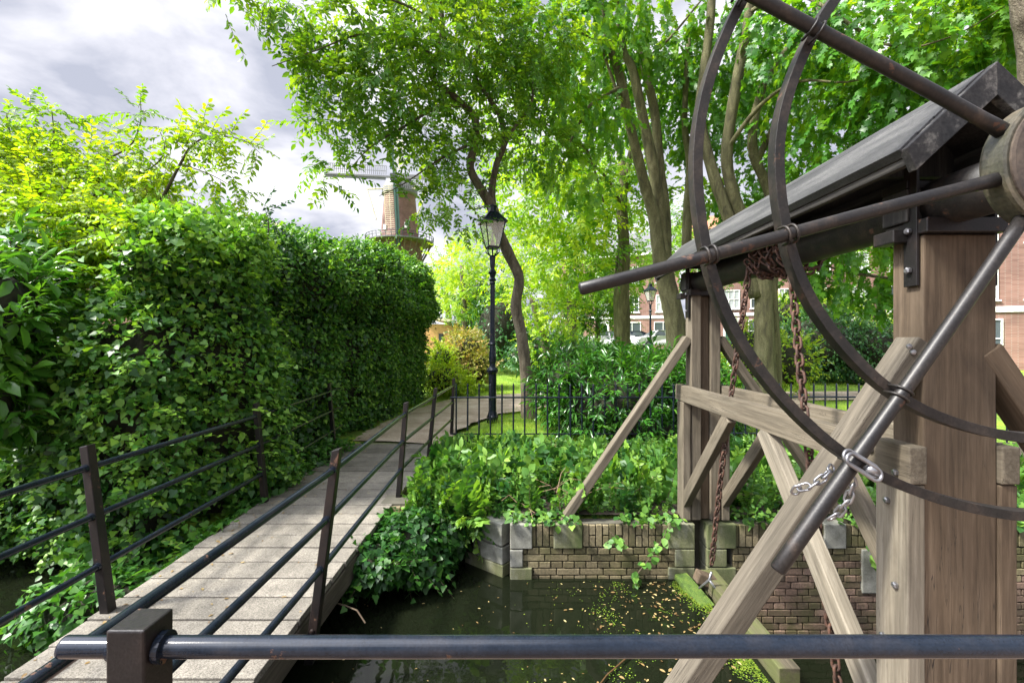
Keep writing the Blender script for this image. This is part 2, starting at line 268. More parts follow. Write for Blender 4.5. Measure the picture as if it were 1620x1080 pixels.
def water_mat():
    m, nt, b = new_mat('dark_canal_water'); N = nt.nodes.new; L = nt.links.new
    b.inputs['Base Color'].default_value = (.006, .008, .004, 1); b.inputs['Roughness'].default_value = .03; b.inputs['IOR'].default_value = 1.33
    tc = N('ShaderNodeTexCoord'); n = N('ShaderNodeTexNoise'); n.inputs['Scale'].default_value = 3.5; n.inputs['Detail'].default_value = 3; L(tc.outputs['Object'], n.inputs['Vector'])
    bp = N('ShaderNodeBump'); bp.inputs['Strength'].default_value = .12; bp.inputs['Distance'].default_value = .03; L(n.outputs[0], bp.inputs['Height']); L(bp.outputs[0], b.inputs['Normal'])
    return m
M['water'] = water_mat()
M['lawn'] = noise_mat('short_lawn', [(.05, .11, .010), (.15, .26, .016), (.28, .38, .025)], scale=(1.3, 1.3, 1.3), rough=.9, bump=.8, bdist=.05, fine=(35, .45), detail=9, rnd=False)
M['gravel'] = noise_mat('sandy_gravel_path', [(.22, .17, .12), (.36, .29, .22), (.46, .39, .31)], scale=(2, 2, 2), rough=.95, bump=.6, bdist=.01, fine=(60, .3), detail=9, rnd=False)
M['soil'] = noise_mat('bank_soil', [(.02, .016, .01), (.06, .045, .028)], scale=(6, 6, 6), rough=.95, bump=1, bdist=.03, rnd=False)
M['asphalt'] = plain('street_asphalt', (.07, .07, .07), .9)
M['quaytop'] = plain('brick_pavers', (.18, .13, .10), .9)

# ---------------------------------------------------------------- mesh builders
class MB:
    def __init__(s): s.v = []; s.f = []; s.m = []; s.t = []
    def add(s, vs, fs, mi=0, t=None):
        o = len(s.v); s.v += [tuple(v) for v in vs]; s.f += [tuple(i + o for i in f) for f in fs]; s.m += [mi] * len(fs)
        s.t += [random.random() if t is None else t] * len(vs)
    def box(s, c, size, rot=None, mi=0, t=None):
        c = Vector(c); h = Vector(size) / 2; vs = []
        for x in (-1, 1):
            for y in (-1, 1):
                for z in (-1, 1):
                    v = Vector((x * h.x, y * h.y, z * h.z)); v = rot @ v if rot else v; vs.append(v + c)
        s.add(vs, [(0, 1, 3, 2), (4, 6, 7, 5), (0, 4, 5, 1), (2, 3, 7, 6), (0, 2, 6, 4), (1, 5, 7, 3)], mi, t)
    def bar(s, p0, p1, w, h, mi=0, up=(0, 0, 1), t=None):
        p0 = Vector(p0); p1 = Vector(p1); q = frame(p1 - p0, up)
        s.box((p0 + p1) / 2, (w, h, (p1 - p0).length), q, mi, t)
    def tube(s, pts, r, n=8, mi=0, cap=True, t=None, closed=False):
        pts = [Vector(p) for p in pts]; k = len(pts); r = r if isinstance(r, (list, tuple)) else [r] * k
        vs = []; fs = []; prev = None
        for i, p in enumerate(pts):
            if closed: d = pts[(i + 1) % k] - pts[i - 1]
            else: d = pts[min(i + 1, k - 1)] - pts[max(i - 1, 0)]
            d.normalize()
            if prev is None:
                a = d.orthogonal().normalized()
            else:
                a = prev - d * prev.dot(d); a = a.normalized() if a.length > 1e-6 else d.orthogonal().normalized()
            prev = a; b = d.cross(a)
            for j in range(n):
                th = 2 * math.pi * j / n; vs.append(p + (a * math.cos(th) + b * math.sin(th)) * r[i])
        for i in range(k if closed else k - 1):
            for j in range(n):
                i2 = (i + 1) % k
                fs.append((i * n + j, i * n + (j + 1) % n, i2 * n + (j + 1) % n, i2 * n + j))
        if cap and not closed:
            fs.append(tuple(range(n))[::-1]); fs.append(tuple(range((k - 1) * n, k * n)))
        s.add(vs, fs, mi, t)
    def lathe(s, prof, c=(0, 0, 0), n=20, mi=0, t=None, axis=None, ph=0):
        c = Vector(c); vs = []; fs = []
        for r, z in prof:
            for j in range(n):
                th = 2 * math.pi * j / n + ph; v = Vector((r * math.cos(th), r * math.sin(th), z)); v = axis @ v if axis else v; vs.append(v + c)
        for i in range(len(prof) - 1):
            for j in range(n): fs.append((i * n + j, i * n + (j + 1) % n, (i + 1) * n + (j + 1) % n, (i + 1) * n + j))
        fs.append(tuple(range(n))[::-1]); fs.append(tuple(range((len(prof) - 1) * n, len(prof) * n)))
        s.add(vs, fs, mi, t)
    def build(s, name, mats, parent=None, smooth=False, loc=None, bevel=0, tint=False, absolute=True):
        me = bpy.data.meshes.new(name)
        mats = mats if isinstance(mats, (list, tuple)) else [mats]
        off = Vector((0, 0, 0))
        if parent is not None and absolute:
            q = parent
            while q is not None: off += Vector(q.location); q = q.parent
        elif loc is not None: off = Vector(loc)
        me.from_pydata([tuple(Vector(v) - off) for v in s.v], [], s.f)
        for mt in mats: me.materials.append(mt)
        me.polygons.foreach_set('material_index', s.m)
        if smooth: me.polygons.foreach_set('use_smooth', [True] * len(s.f))
        if tint:
            a = me.attributes.new('tint', 'FLOAT', 'POINT'); a.data.foreach_set('value', s.t)
        me.update()
        o = bpy.data.objects.new(name, me); col.objects.link(o)
        if parent is not None: o.parent = parent
        elif loc is not None: o.location = loc
        if bevel:
            b = o.modifiers.new('bevel', 'BEVEL'); b.width = bevel; b.segments = 2; b.limit_method = 'ANGLE'; b.angle_limit = R(40)
        if smooth and not bevel:
            pass
        return o
def frame(d, up=(0, 0, 1)):
    """matrix whose Z follows d and whose Y lies towards up"""
    z = Vector(d).normalized(); u = Vector(up)
    if abs(z.dot(u.normalized())) > .98: u = Vector((0, 1, 0)) if abs(z.y) < .9 else Vector((1, 0, 0))
    x = u.cross(z).normalized(); y = z.cross(x)
    return Matrix((x, y, z)).transposed()
def beam(name, p0, p1, w, h, mat, parent, up=(0, 0, 1), bevel=.006, label=None, wob=True):
    """a timber of its own: local Z along its length so the grain follows it; w across, h towards `up`"""
    p0 = Vector(p0); p1 = Vector(p1); q = frame(p1 - p0, up); L = (p1 - p0).length
    k = 6; vs = []; fs = []
    for i in range(k + 1):
        jx = random.uniform(-.0015, .0015) if 0 < i < k and wob else 0; jy = random.uniform(-.0015, .0015) if 0 < i < k and wob else 0
        for sx, sy in ((-1, -1), (1, -1), (1, 1), (-1, 1)): vs.append((sx * w / 2 + jx, sy * h / 2 + jy, L * i / k))
    for i in range(k):
        for j in range(4): fs.append((i * 4 + j, i * 4 + (j + 1) % 4, i * 4 + 4 + (j + 1) % 4, i * 4 + 4 + j))
    fs.append((3, 2, 1, 0)); fs.append((k * 4, k * 4 + 1, k * 4 + 2, k * 4 + 3))
    me = bpy.data.meshes.new(name); me.from_pydata(vs, [], fs); me.materials.append(mat); me.update()
    o = bpy.data.objects.new(name, me); col.objects.link(o)
    off = Vector((0, 0, 0)); par = parent
    while par is not None: off += Vector(par.location); par = par.parent
    o.parent = parent; o.location = p0 - off; o.rotation_euler = q.to_euler()
    if bevel:
        b = o.modifiers.new('bevel', 'BEVEL'); b.width = bevel; b.segments = 2; b.limit_method = 'ANGLE'; b.angle_limit = R(40)
    if label: o['label'] = label
    return o
# ---- leaves: numpy templates scattered into one mesh
def leaf_shape(kind, L=1.0):
    if kind == 'oval':
        V = [(0, 0, 0), (0, .55, -.02), (0, 1, -.14), (-.21, .30, .05), (-.20, .66, .02), (.21, .30, .05), (.20, .66, .02)]
        T = [(0, 5, 1), (5, 6, 1), (6, 2, 1), (0, 1, 3), (3, 1, 4), (4, 1, 2)]
    elif kind == 'round':
        V = [(0, 0, 0), (0, .5, -.02), (0, 1, -.12), (-.36, .22, .05), (-.36, .62, .02), (.36, .22, .05), (.36, .62, .02)]
        T = [(0, 5, 1), (5, 6, 1), (6, 2, 1), (0, 1, 3), (3, 1, 4), (4, 1, 2)]
    elif kind == 'lance':
        V = [(0, 0, 0), (0, .5, -.03), (0, 1, -.16), (-.13, .45, .05), (.13, .45, .05)]
        T = [(0, 4, 1), (4, 2, 1), (0, 1, 3), (3, 1, 2)]
    elif kind == 'ivy':
        o = [(0, .06), (.30, -.06), (.50, .22), (.30, .48), (.22, .68), (0, 1.0), (-.22, .68), (-.30, .48), (-.50, .22), (-.30, -.06)]
        V = [(0, .35, 0)] + [(x, y, .10 * abs(x) - .10 * y * y) for x, y in o]
        T = [(0, i + 1, (i + 1) % 10 + 1) for i in range(10)]
    elif kind == 'maple':
        o = [(0, 0), (.25, -.08), (.22, .10), (.52, .16), (.36, .34), (.48, .62), (.18, .56), (0, 1.0), (-.18, .56), (-.48, .62), (-.36, .34), (-.52, .16), (-.22, .10), (-.25, -.08)]
        V = [(0, .30, 0)] + [(x, y, .08 * abs(x) - .16 * y * y) for x, y in o]
        T = [(0, i + 1, (i + 1) % 14 + 1) for i in range(14)]
    V = np.array(V, float) * L
    return V, np.array(T, int)
def rot_from(tip, nrm):
    """(n,3,3) rotations taking +Y to tip and +Z to about nrm"""
    y = tip / np.linalg.norm(tip, axis=1, keepdims=True)
    z = nrm - (nrm * y).sum(1, keepdims=True) * y; z /= np.maximum(np.linalg.norm(z, axis=1, keepdims=True), 1e-6)
    x = np.cross(y, z)
    return np.stack([x, y, z], axis=2)
def scatter(templates, which, rots, pos, scale, tint):
    """templates: list of (V, T, matidx, tintjit). returns arrays"""
    Vs = []; Ts = []; Ms = []; Tn = []; off = 0
    for k, (V, T, mi, tj) in enumerate(templates):
        idx = np.where(which == k)[0]
        if len(idx) == 0: continue
        W = np.einsum('nij,vj->nvi', rots[idx], V) * scale[idx][:, None, None] + pos[idx][:, None, :]
        Vs.append(W.reshape(-1, 3)); n = len(V)
        Ts.append((T[None] + (np.arange(len(idx)) * n)[:, None, None]).reshape(-1, 3) + off); off += len(idx) * n
        Ms.append(np.tile(mi, len(idx)))
        Tn.append(np.clip(tint[idx][:, None] + tj[None], 0, 1).reshape(-1))
    return [np.concatenate(a) for a in (Vs, Ts, Ms, Tn)]
def mesh_np(name, arrs, mats, parent=None, loc=None):
    V, T, Mi, Tn = arrs
    off = np.zeros(3)
    if parent is not None: off = np.array(parent.location)
    elif loc is not None: off = np.array(loc)
    me = bpy.data.meshes.new(name)
    me.vertices.add(len(V)); me.vertices.foreach_set('co', (V - off).astype(np.float32).ravel())
    me.loops.add(len(T) * 3); me.loops.foreach_set('vertex_index', T.astype(np.int32).ravel())
    me.polygons.add(len(T)); me.polygons.foreach_set('loop_start', np.arange(0, len(T) * 3, 3, dtype=np.int32))
    for mt in (mats if isinstance(mats, list) else [mats]): me.materials.append(mt)
    me.polygons.foreach_set('material_index', Mi.astype(np.int32))
    a = me.attributes.new('tint', 'FLOAT', 'POINT'); a.data.foreach_set('value', Tn.astype(np.float32))
    me.update(calc_edges=True)
    o = bpy.data.objects.new(name, me); col.objects.link(o)
    if parent is not None: o.parent = parent
    elif loc is not None: o.location = loc
    return o
def unit(n):
    v = rng.normal(size=(n, 3)); return v / np.linalg.norm(v, axis=1, keepdims=True)
def sprig(kind, nl=11, L=.10, length=.55, droop=.3, spread=.9, seed=0, pairs=False):
    """a twig along +Y with leaves; returns template"""
    r = np.random.default_rng(seed); LV, LT = leaf_shape(kind); V = []; T = []; mi = []; tj = []; off = 0
    def curve(u): return np.array([.06 * math.sin(3 * u + seed) * length, u * length, -droop * length * u * u])
    st = [curve(u) for u in np.linspace(0, 1, 5)]
    for i, p in enumerate(st):
        rad = .004 * (1.1 - i / 5)
        for a in (0, 2.1, 4.2): V.append(p + np.array([math.cos(a) * rad, 0, math.sin(a) * rad]))
    for i in range(4):
        for j in range(3):
            a, b, c, d = i * 3 + j, i * 3 + (j + 1) % 3, (i + 1) * 3 + (j + 1) % 3, (i + 1) * 3 + j
            T += [(a, b, c), (a, c, d)]; mi += [1, 1]
    tj += [0] * 15; off = 15
    for i in range(nl):
        u = (i // 2 * 2 + 1) / nl if pairs else (i + .6) / nl
        p = curve(min(u, 1)); side = -1 if i % 2 else 1
        ang = side * (spread + r.normal() * .25); 
        if i == nl - 1: ang = r.normal() * .2
        tip = np.array([[math.sin(ang), math.cos(ang), -.25 - droop * .5 * u + r.normal() * .22]]); nr = np.array([[r.normal() * .35, r.normal() * .35, 1]])
        Rm = rot_from(tip, nr)[0]; s = L * r.uniform(.65, 1.15)
        W = (LV * s) @ Rm.T + p; V += list(W); T += [tuple(t + off) for t in LT]; mi += [0] * len(LT); tj += [r.normal() * .10] * len(LV); off += len(LV)
    return np.array(V), np.array(T), np.array(mi), np.array(tj)
def single(kind):
    V, T = leaf_shape(kind); return V, T, np.zeros(len(T), int), np.zeros(len(V))
def crown(name, parent, lobes, mat, temps, dens=60, scale=1.0, droop=.35, tintbase=.5, out=.6, shell=.35, tj=.10):
    """lobes: (center Vector, rx, ry, rz[, tint]). twigs fill each lobe, thicker towards its skin, with bare gaps"""
    A = []
    for lb in lobes:
        c = np.array(lb[0]); rr = np.array(lb[1:4]); tb = lb[4] if len(lb) > 4 else tintbase + rng.normal() * .10
        n = max(6, int(dens * (rr[0] * rr[1] + rr[1] * rr[2] + rr[0] * rr[2]) / 3 * 2.2))
        u = unit(n); rad = rng.uniform(shell, 1.0, n) ** .6 * (1 + .22 * np.sin(u[:, 0] * 5 + c[0]) * np.cos(u[:, 1] * 6 + c[2] * 2) + .12 * rng.normal(size=n))
        pos = c + u * rr * rad[:, None]
        tip = u * out + unit(n) * .55; tip[:, 2] -= droop
        nr = unit(n) * .35 + np.array([0, 0, 1.0]) + u * .35
        A.append((pos, tip, nr, np.clip(rng.normal(tb, tj, n), .02, .98)))
    pos, tip, nr, tt = [np.concatenate(x) for x in zip(*A)]
    n = len(pos); k = len(temps)
    arr = scatter(temps, rng.integers(0, k, n), rot_from(tip, nr), pos, rng.uniform(.75, 1.25, n) * scale, tt)
    return mesh_np(name, arr, [mat, M['twig']], parent)
def limbs(name, parent, chains, mat, n=9):
    """each chain: list of (px,py,d,radius) or (Vector,radius); smoothed tapered tube with slight bark wobble"""
    mb = MB()
    for ch in chains:
        pts = [(P(*c[:3]), c[3]) if len(c) == 4 else (Vector(c[0]), c[1]) for c in ch]
        q = []; rr = []
        for i in range(len(pts) - 1):
            p0 = pts[max(i - 1, 0)][0]; p1, r1 = pts[i]; p2, r2 = pts[i + 1]; p3 = pts[min(i + 2, len(pts) - 1)][0]
            for s in range(5):
                t = s / 5
                v = .5 * ((2 * p1) + (p2 - p0) * t + (2 * p0 - 5 * p1 + 4 * p2 - p3) * t * t + (3 * p1 - p0 - 3 * p2 + p3) * t ** 3)
                q.append(v); rr.append((r1 + (r2 - r1) * t) * random.uniform(.95, 1.06))
        q.append(pts[-1][0]); rr.append(pts[-1][1])
        mb.tube(q, rr, n)
    return mb.build(name, mat, parent, smooth=True)
SP_ELM = [sprig('oval', 15, .13, .55, .08, 1.0, i) for i in range(5)]
SP_ELDER = [sprig('oval', 15, .095, .42, .15, 1.0, 20 + i) for i in range(5)]
SP_MAPLE = [sprig('maple', 8, .17, .50, .3, 1.0, 40 + i) for i in range(5)]
SP_LAUREL = [sprig('lance', 11, .17, .30, -.2, .75, 60 + i) for i in range(5)]
SP_FAR = [sprig('oval', 13, .20, .8, .10, .9, 80 + i) for i in range(4)]
SP_IVY = [sprig('ivy', 7, .072, .30, .5, .8, 100 + i) for i in range(4)]
SP_NETTLE = [sprig('round' if i % 3 == 0 else 'oval', 28, .10, .45, -.05, 1.25, 120 + i, pairs=True) for i in range(6)]
exec_order = []
# ================================================================ SETTING
G = -1.60                       # bank and quay level relative to the eye
WL, WR = -2.07, -2.58           # water left and right of the weir
def ground_z(x, y):
    t = min(max((y - 17) / 20, 0), 1); t = t * t * (3 - 2 * t)
    return G + .95 * t
def build_ground():
    ys = list(np.linspace(4.12, 24, 60)) + list(np.linspace(25, 60, 30)) + [80, 120, 200, 400, 900]
    xs = [-900, -300, -120, -60] + list(np.linspace(-30, 40, 90)) + [60, 120, 300, 900]
    mb = MB(); vs = []
    for y in ys:
        for x in xs:
            b = .035 * math.sin(x * 1.3) * math.sin(y * .9 + 1) + .02 * math.sin(x * 3.1 + y * 2.3)
            vs.append((x, y, ground_z(x, y) + (b if 7.4 < y < 60 else 0) - (.30 if -2.9 < x < -.95 and y < 7.0 else 0)))
    n = len(xs); fs = [(j * n + i, j * n + i + 1, (j + 1) * n + i + 1, (j + 1) * n + i) for j in range(len(ys) - 1) for i in range(n - 1)]
    mb.add(vs, fs, 0, .5); o = mb.build('ground', M['lawn'], smooth=True); tag(o, kind='structure')
build_ground()
# the gravel path: out from the bridge and away to the right behind the lamp
def build_path():
    c = [(-1.85, 7.17, 1.5), (-1.75, 7.8, 1.55), (-1.6, 8.9, 1.7), (-1.25, 10.2, 2.1), (-.6, 11.4, 2.7), (.4, 12.2, 2.8), (2.2, 12.7, 2.3), (5, 12.9, 2.0), (9, 13.2, 2.0), (16, 13.6, 2.0)]
    pts = []
    for i in range(len(c) - 1):
        for s in range(8):
            t = s / 8; pts.append([c[i][k] * (1 - t) + c[i + 1][k] * t for k in range(3)])
    pts.append(list(c[-1])); mb = MB(); vs = []
    for i, (x, y, w) in enumerate(pts):
        a = pts[min(i + 1, len(pts) - 1)]; b = pts[max(i - 1, 0)]; d = Vector((a[0] - b[0], a[1] - b[1], 0)).normalized(); nrm = Vector((-d.y, d.x, 0))
        for k in range(7):
            u = (k / 6 - .5); q = Vector((x, y, 0)) + nrm * w * (u + (random.uniform(-.03, .03) if k in (0, 6) else 0))
            vs.append((q.x, q.y, G + min(.045, .004 + .05 * max(0, q.y - 7.1)) + .02 * math.cos(u * 3)))
    fs = [(i * 7 + k, i * 7 + k + 1, i * 7 + 8 + k, i * 7 + 7 + k) for i in range(len(pts) - 1) for k in range(6)]
    mb.add(vs, fs); tag(mb.build('path', M['gravel'], smooth=True), kind='structure')
build_path()
def slab(name, x0, x1, y0, y1, z, mat, th=None):
    mb = MB()
    if th: mb.box(((x0 + x1) / 2, (y0 + y1) / 2, z - th / 2), (x1 - x0, y1 - y0, th))
    else: mb.add([(x0, y0, z), (x1, y0, z), (x1, y1, z), (x0, y1, z)], [(0, 1, 2, 3)])
    return tag(mb.build(name, mat), kind='structure')
slab('water', -80, 1.60, 1.8, 6.0, WL, M['water'])
slab('lower_water', 1.72, 80, 1.8, 4.4, WR, M['water'])
slab('canal_bed', -80, 80, 1.8, 6.0, -3.3, M['soil'])
slab('quay', -80, 80, -40, 1.90, G, M['quaytop'], th=2.2)
slab('street', 4, 120, 33, 39, ground_z(0, 60) + .06, M['asphalt'])
slab('bank_soil', .0, 60, 4.08, 7.0, G + .05, M['soil'])

# ================================================================ BRICK QUAY WALL
WY = 3.98                        # face of the far wall
def build_wall():
    w = empty('quay_wall', (1.6, WY + .1, G), 'brick canal wall with grey stone blocks below the weedy far bank', 'canal wall')
    br = MB(); yb = MB(); mort = MB(); st = MB(); ms = MB()
    def bricks(x0, x1, ztop, zbot, y):
        mort.box(((x0 + x1) / 2, y + .16, (ztop + zbot - .2) / 2), (x1 - x0, .26, ztop - zbot + .2))
        x = x0                                                     # soldier course
        while x < x1 - .02:
            a = .058; L = .195
            if random.random() < .35:
                for zz, hh in ((ztop - .05, .088), (ztop - .148, .096)): yb.box((x + a / 2, y + .06 + random.uniform(-.004, .004), zz), (a - .010, .12, hh - .006), t=random.random())
            else: yb.box((x + a / 2, y + .06 + random.uniform(-.004, .004), ztop - L / 2), (a - .010, .12, L - .008), t=random.random())
            x += a
        z = ztop - .203; row = 0
        while z > zbot:
            x = x0 - (.0 if row % 2 else .052) - (.103 if row % 4 == 1 else 0); h = .060
            while x < x1 - .02:
                L = .205 if row % 2 else .103; L = L if random.random() > .06 else .103
                a, b = max(x, x0), min(x + L, x1)
                if b - a > .02:
                    tgt = yb if z > -1.95 + random.uniform(-.1, .1) or x < 1.5 else br
                    tgt.box(((a + b) / 2, y + .06 + random.uniform(-.004, .004), z - h / 2), (b - a - .010, .12, h - .010), t=random.random(), rot=Matrix.Rotation(random.uniform(-.012, .012), 3, 'Z'))
                x += L
            z -= h; row += 1
    bricks(-.02, 1.47, G, -2.25, WY)
    bricks(1.93, 4.2, G, -2.75, WY)
    bricks(4.2, 12, G, -2.75, WY)
    def block(mbx, x0, x1, z1, z0, y=WY, dy=.014): mbx.box(((x0 + x1) / 2, y + .13 - dy, (z0 + z1) / 2), (x1 - x0 - .008, .26, z1 - z0 - .008))
    block(ms, .36, .62, G + .012, -1.81); block(ms, 1.36, 1.60, G + .012, -1.81); block(ms, 1.42, 1.60, -1.81, -1.97); block(ms, 1.36, 1.60, -1.97, -2.3)
    block(ms, 1.70, 1.96, G + .012, -1.81); block(ms, 1.70, 1.88, -1.81, -1.97); block(ms, 1.70, 1.96, -1.97, -2.3); block(ms, 1.70, 1.90, -2.3, -2.8)
    block(st, 2.72, 2.92, G + .012, -1.81); block(st, 3.05, 3.2, -1.81, -2.2)
    block(st, -.02, .18, G + .012, -1.81, dy=.02); block(st, -.02, .10, -1.81, -1.97, dy=.02); block(ms, -.02, .18, -1.97, -2.3, dy=.02)
    # splayed end of the wall, turning back to the left
    q = Matrix.Rotation(R(-38), 3, 'Z')
    st.box((-.19, WY + .24, (G - 1.81) / 2 + .006), (.44, .24, .20), q); st.box((-.15, WY + .22, -1.89), (.35, .24, .15), q); ms.box((-.19, WY + .25, -2.13), (.46, .24, .32), q)
    mort.box((-.8, 4.62, -1.95), (1.0, .26, .70)); 
    x = -1.3
    for k in range(9):
        for r_ in range(6): yb.box((x + .103 / 2 + (.05 if r_ % 2 else 0), 4.47, G - .05 - r_ * .07), (.095, .06, .060), t=random.random())
        x += .105
    # slot for the sluice and the coping slab behind
    mort.box((1.65, WY + .22, -2.2), (.10, .12, 1.2))
    mort.build('mortar_backing', M['mortar'], w); br.build('brickwork', M['brick'], w, tint=True, bevel=.003); yb.build('algae_stained_brickwork', M['yellowbrick'], w, tint=True, bevel=.003)
    st.build('stone_blocks', M['stone'], w, bevel=.008); ms.build('mossy_stone_blocks', M['mossystone'], w, bevel=.008)
    o = MB(); o.box((1.7, WY + .36, G + .0), (1.5, .25, .05)); o.build('coping_slab', M['mossystone'], w, bevel=.01)
build_wall()

# ================================================================ FOOTBRIDGE
def build_bridge():
    b = empty('footbridge', (-1.86, 4.5, G), 'narrow footbridge with grey gritted planks and black rails leading beside the ivy hedge', 'footbridge')
    mb = MB(); ed = MB()
    def xl(y): return -2.42 - .035 * (y - 2) - (max(0, y - 6) * .02)
    def xr(y): return -1.21 + .018 * (y - 2.8)
    y = 1.93
    while y < 7.15:
        jl = random.uniform(-.012, .012); jr = random.uniform(-.012, .012); dz = random.uniform(-.003, .003); t = random.random()
        x0, x1 = xl(y) + jl, xr(y) + jr; cx = (x0 + x1) / 2
        mb.box((cx, y + .111, G - .022 + dz), (x1 - x0, .214, .044), Matrix.Rotation(random.uniform(-.003, .003), 3, 'Z'), t=t)
        ed.box((cx, y + .222 + .0, G - .034 + dz), (x1 - x0 - .02, .020, .044), t=t)
        y += .231
    mb.build('deck', M['plank'], b, tint=True, bevel=.004); ed.build('plank_joints', M['plankedge'], b)
    for xf, nm in ((lambda q: xr(q) - .06, 'side_beam'), (lambda q: xl(q) + .07, 'side_beam')):
        beam(nm, (xf(1.95), 1.95, G - .14), (xf(7.1), 7.1, G - .14), .10, .16, M['oakdull'], b, bevel=.008)
    def post(xt, xb, y, below):
        m = MB(); w, d = .050, .058
        lean = xt - xb; z0 = G - below; zt = -.615
        f = lean / (zt - G)
        vs = []
        for z, k in ((z0, 1.05), (zt - .012 if xt > -1.8 else zt, .95)):
            x = xb + f * (z - G)
            for sx, sy in ((-1, -1), (1, -1), (1, 1), (-1, 1)): vs.append((x + sx * w / 2 * k, y + sy * d / 2 * k, z + (.006 * sx if z > -1 else 0)))
        m.add(vs, [(3, 2, 1, 0), (4, 5, 6, 7), (0, 1, 5, 4), (1, 2, 6, 5), (2, 3, 7, 6), (3, 0, 4, 7)])
        for zz in ((G - below + .06, G - below + .2) if below > .15 else ()):
            m.lathe([(.014, 0), (.014, .012), (.004, .014)], (xb + f * (zz - G), y - d / 2 - .001, zz), 6, axis=Matrix.Rotation(R(90), 3, 'X'))
        m.build('railing_post', M['blackpost'], b, bevel=.004)
    rights = [(.15, -1.04, -1.15), (2.66, -1.02, -1.145), (4.70, -1.09, -1.17), (6.15, -1.03, -1.13), (7.75, -.99, -1.03)]
    lefts = [(.10, -2.43, -2.31), (2.70, -2.52, -2.395), (4.55, -2.56, -2.47), (6.75, -2.72, -2.63)]
    for y, xt, xb in rights: post(xt, xb, y, .27 if y > 1.9 and y < 7 else .02)
    for y, xt, xb in lefts: post(xt, xb, y, .10 if y > 1.9 and y < 7 else .02)
    for arr, ext in ((rights, 7.95), (lefts, 7.6)):
        for z in (-.745, -1.03, -1.32):
            pts = []
            for y, xt, xb in arr:
                f = (xt - xb) / (-.615 - G); pts.append(Vector((xb + f * (z - G), y, z)))
            f0 = pts[-1] + (pts[-1] - pts[-2]).normalized() * (.5 if arr is lefts else .02); pts.append(f0)
            p2 = []
            for i in range(len(pts) - 1):
                for s in range(6): p2.append(pts[i].lerp(pts[i + 1], s / 6))
            p2.append(pts[-1])
            m = MB(); m.tube(p2, .0185, 14); m.build('rail', M['black'], b, smooth=True)
            for p in pts[1:-1]:
                k = MB(); k.tube([p - Vector((0, .045, 0)), p - Vector((0, .028, 0))], .024, 12); k.build('rail_collar', M['black'], b, smooth=False)
build_bridge()
def build_front_rail():
    b = empty('quay_railing', (-.75, .92, G), 'glossy black handrail with a square post crossing the bottom of the view', 'railing')
    m = MB(); m.box((-.750, .92, (-.560 + G) / 2), (.074, .078, -.560 - G)); m.build('square_post', M['blackpost'], b, bevel=.004)
    m = MB(); m.tube([(-.905, .92, -.616)] + [(x, .92, -.616 + .0006 * math.sin(x * 3)) for x in np.linspace(-.90, 3.2, 24)], .0208, 24)
    m.build('handrail', M['black'], b, smooth=True)
    for xa, ra in ((-.71, .030), (-.803, .026)):
        m = MB(); m.tube([(xa, .92, -.616), (xa + .013, .92, -.616)], ra, 24); m.build('collar', M['black'], b)
    for z in (-.95, -1.28):
        m = MB(); m.tube([(-.78, .92, z), (3.2, .92, z)], .016, 16); m.build('lower_rail', M['black'], b, smooth=True)
    m = MB(); m.box((3.2, .92, (-.560 + G) / 2), (.074, .078, -.560 - G)); m.build('square_post', M['blackpost'], b, bevel=.004)
build_front_rail()

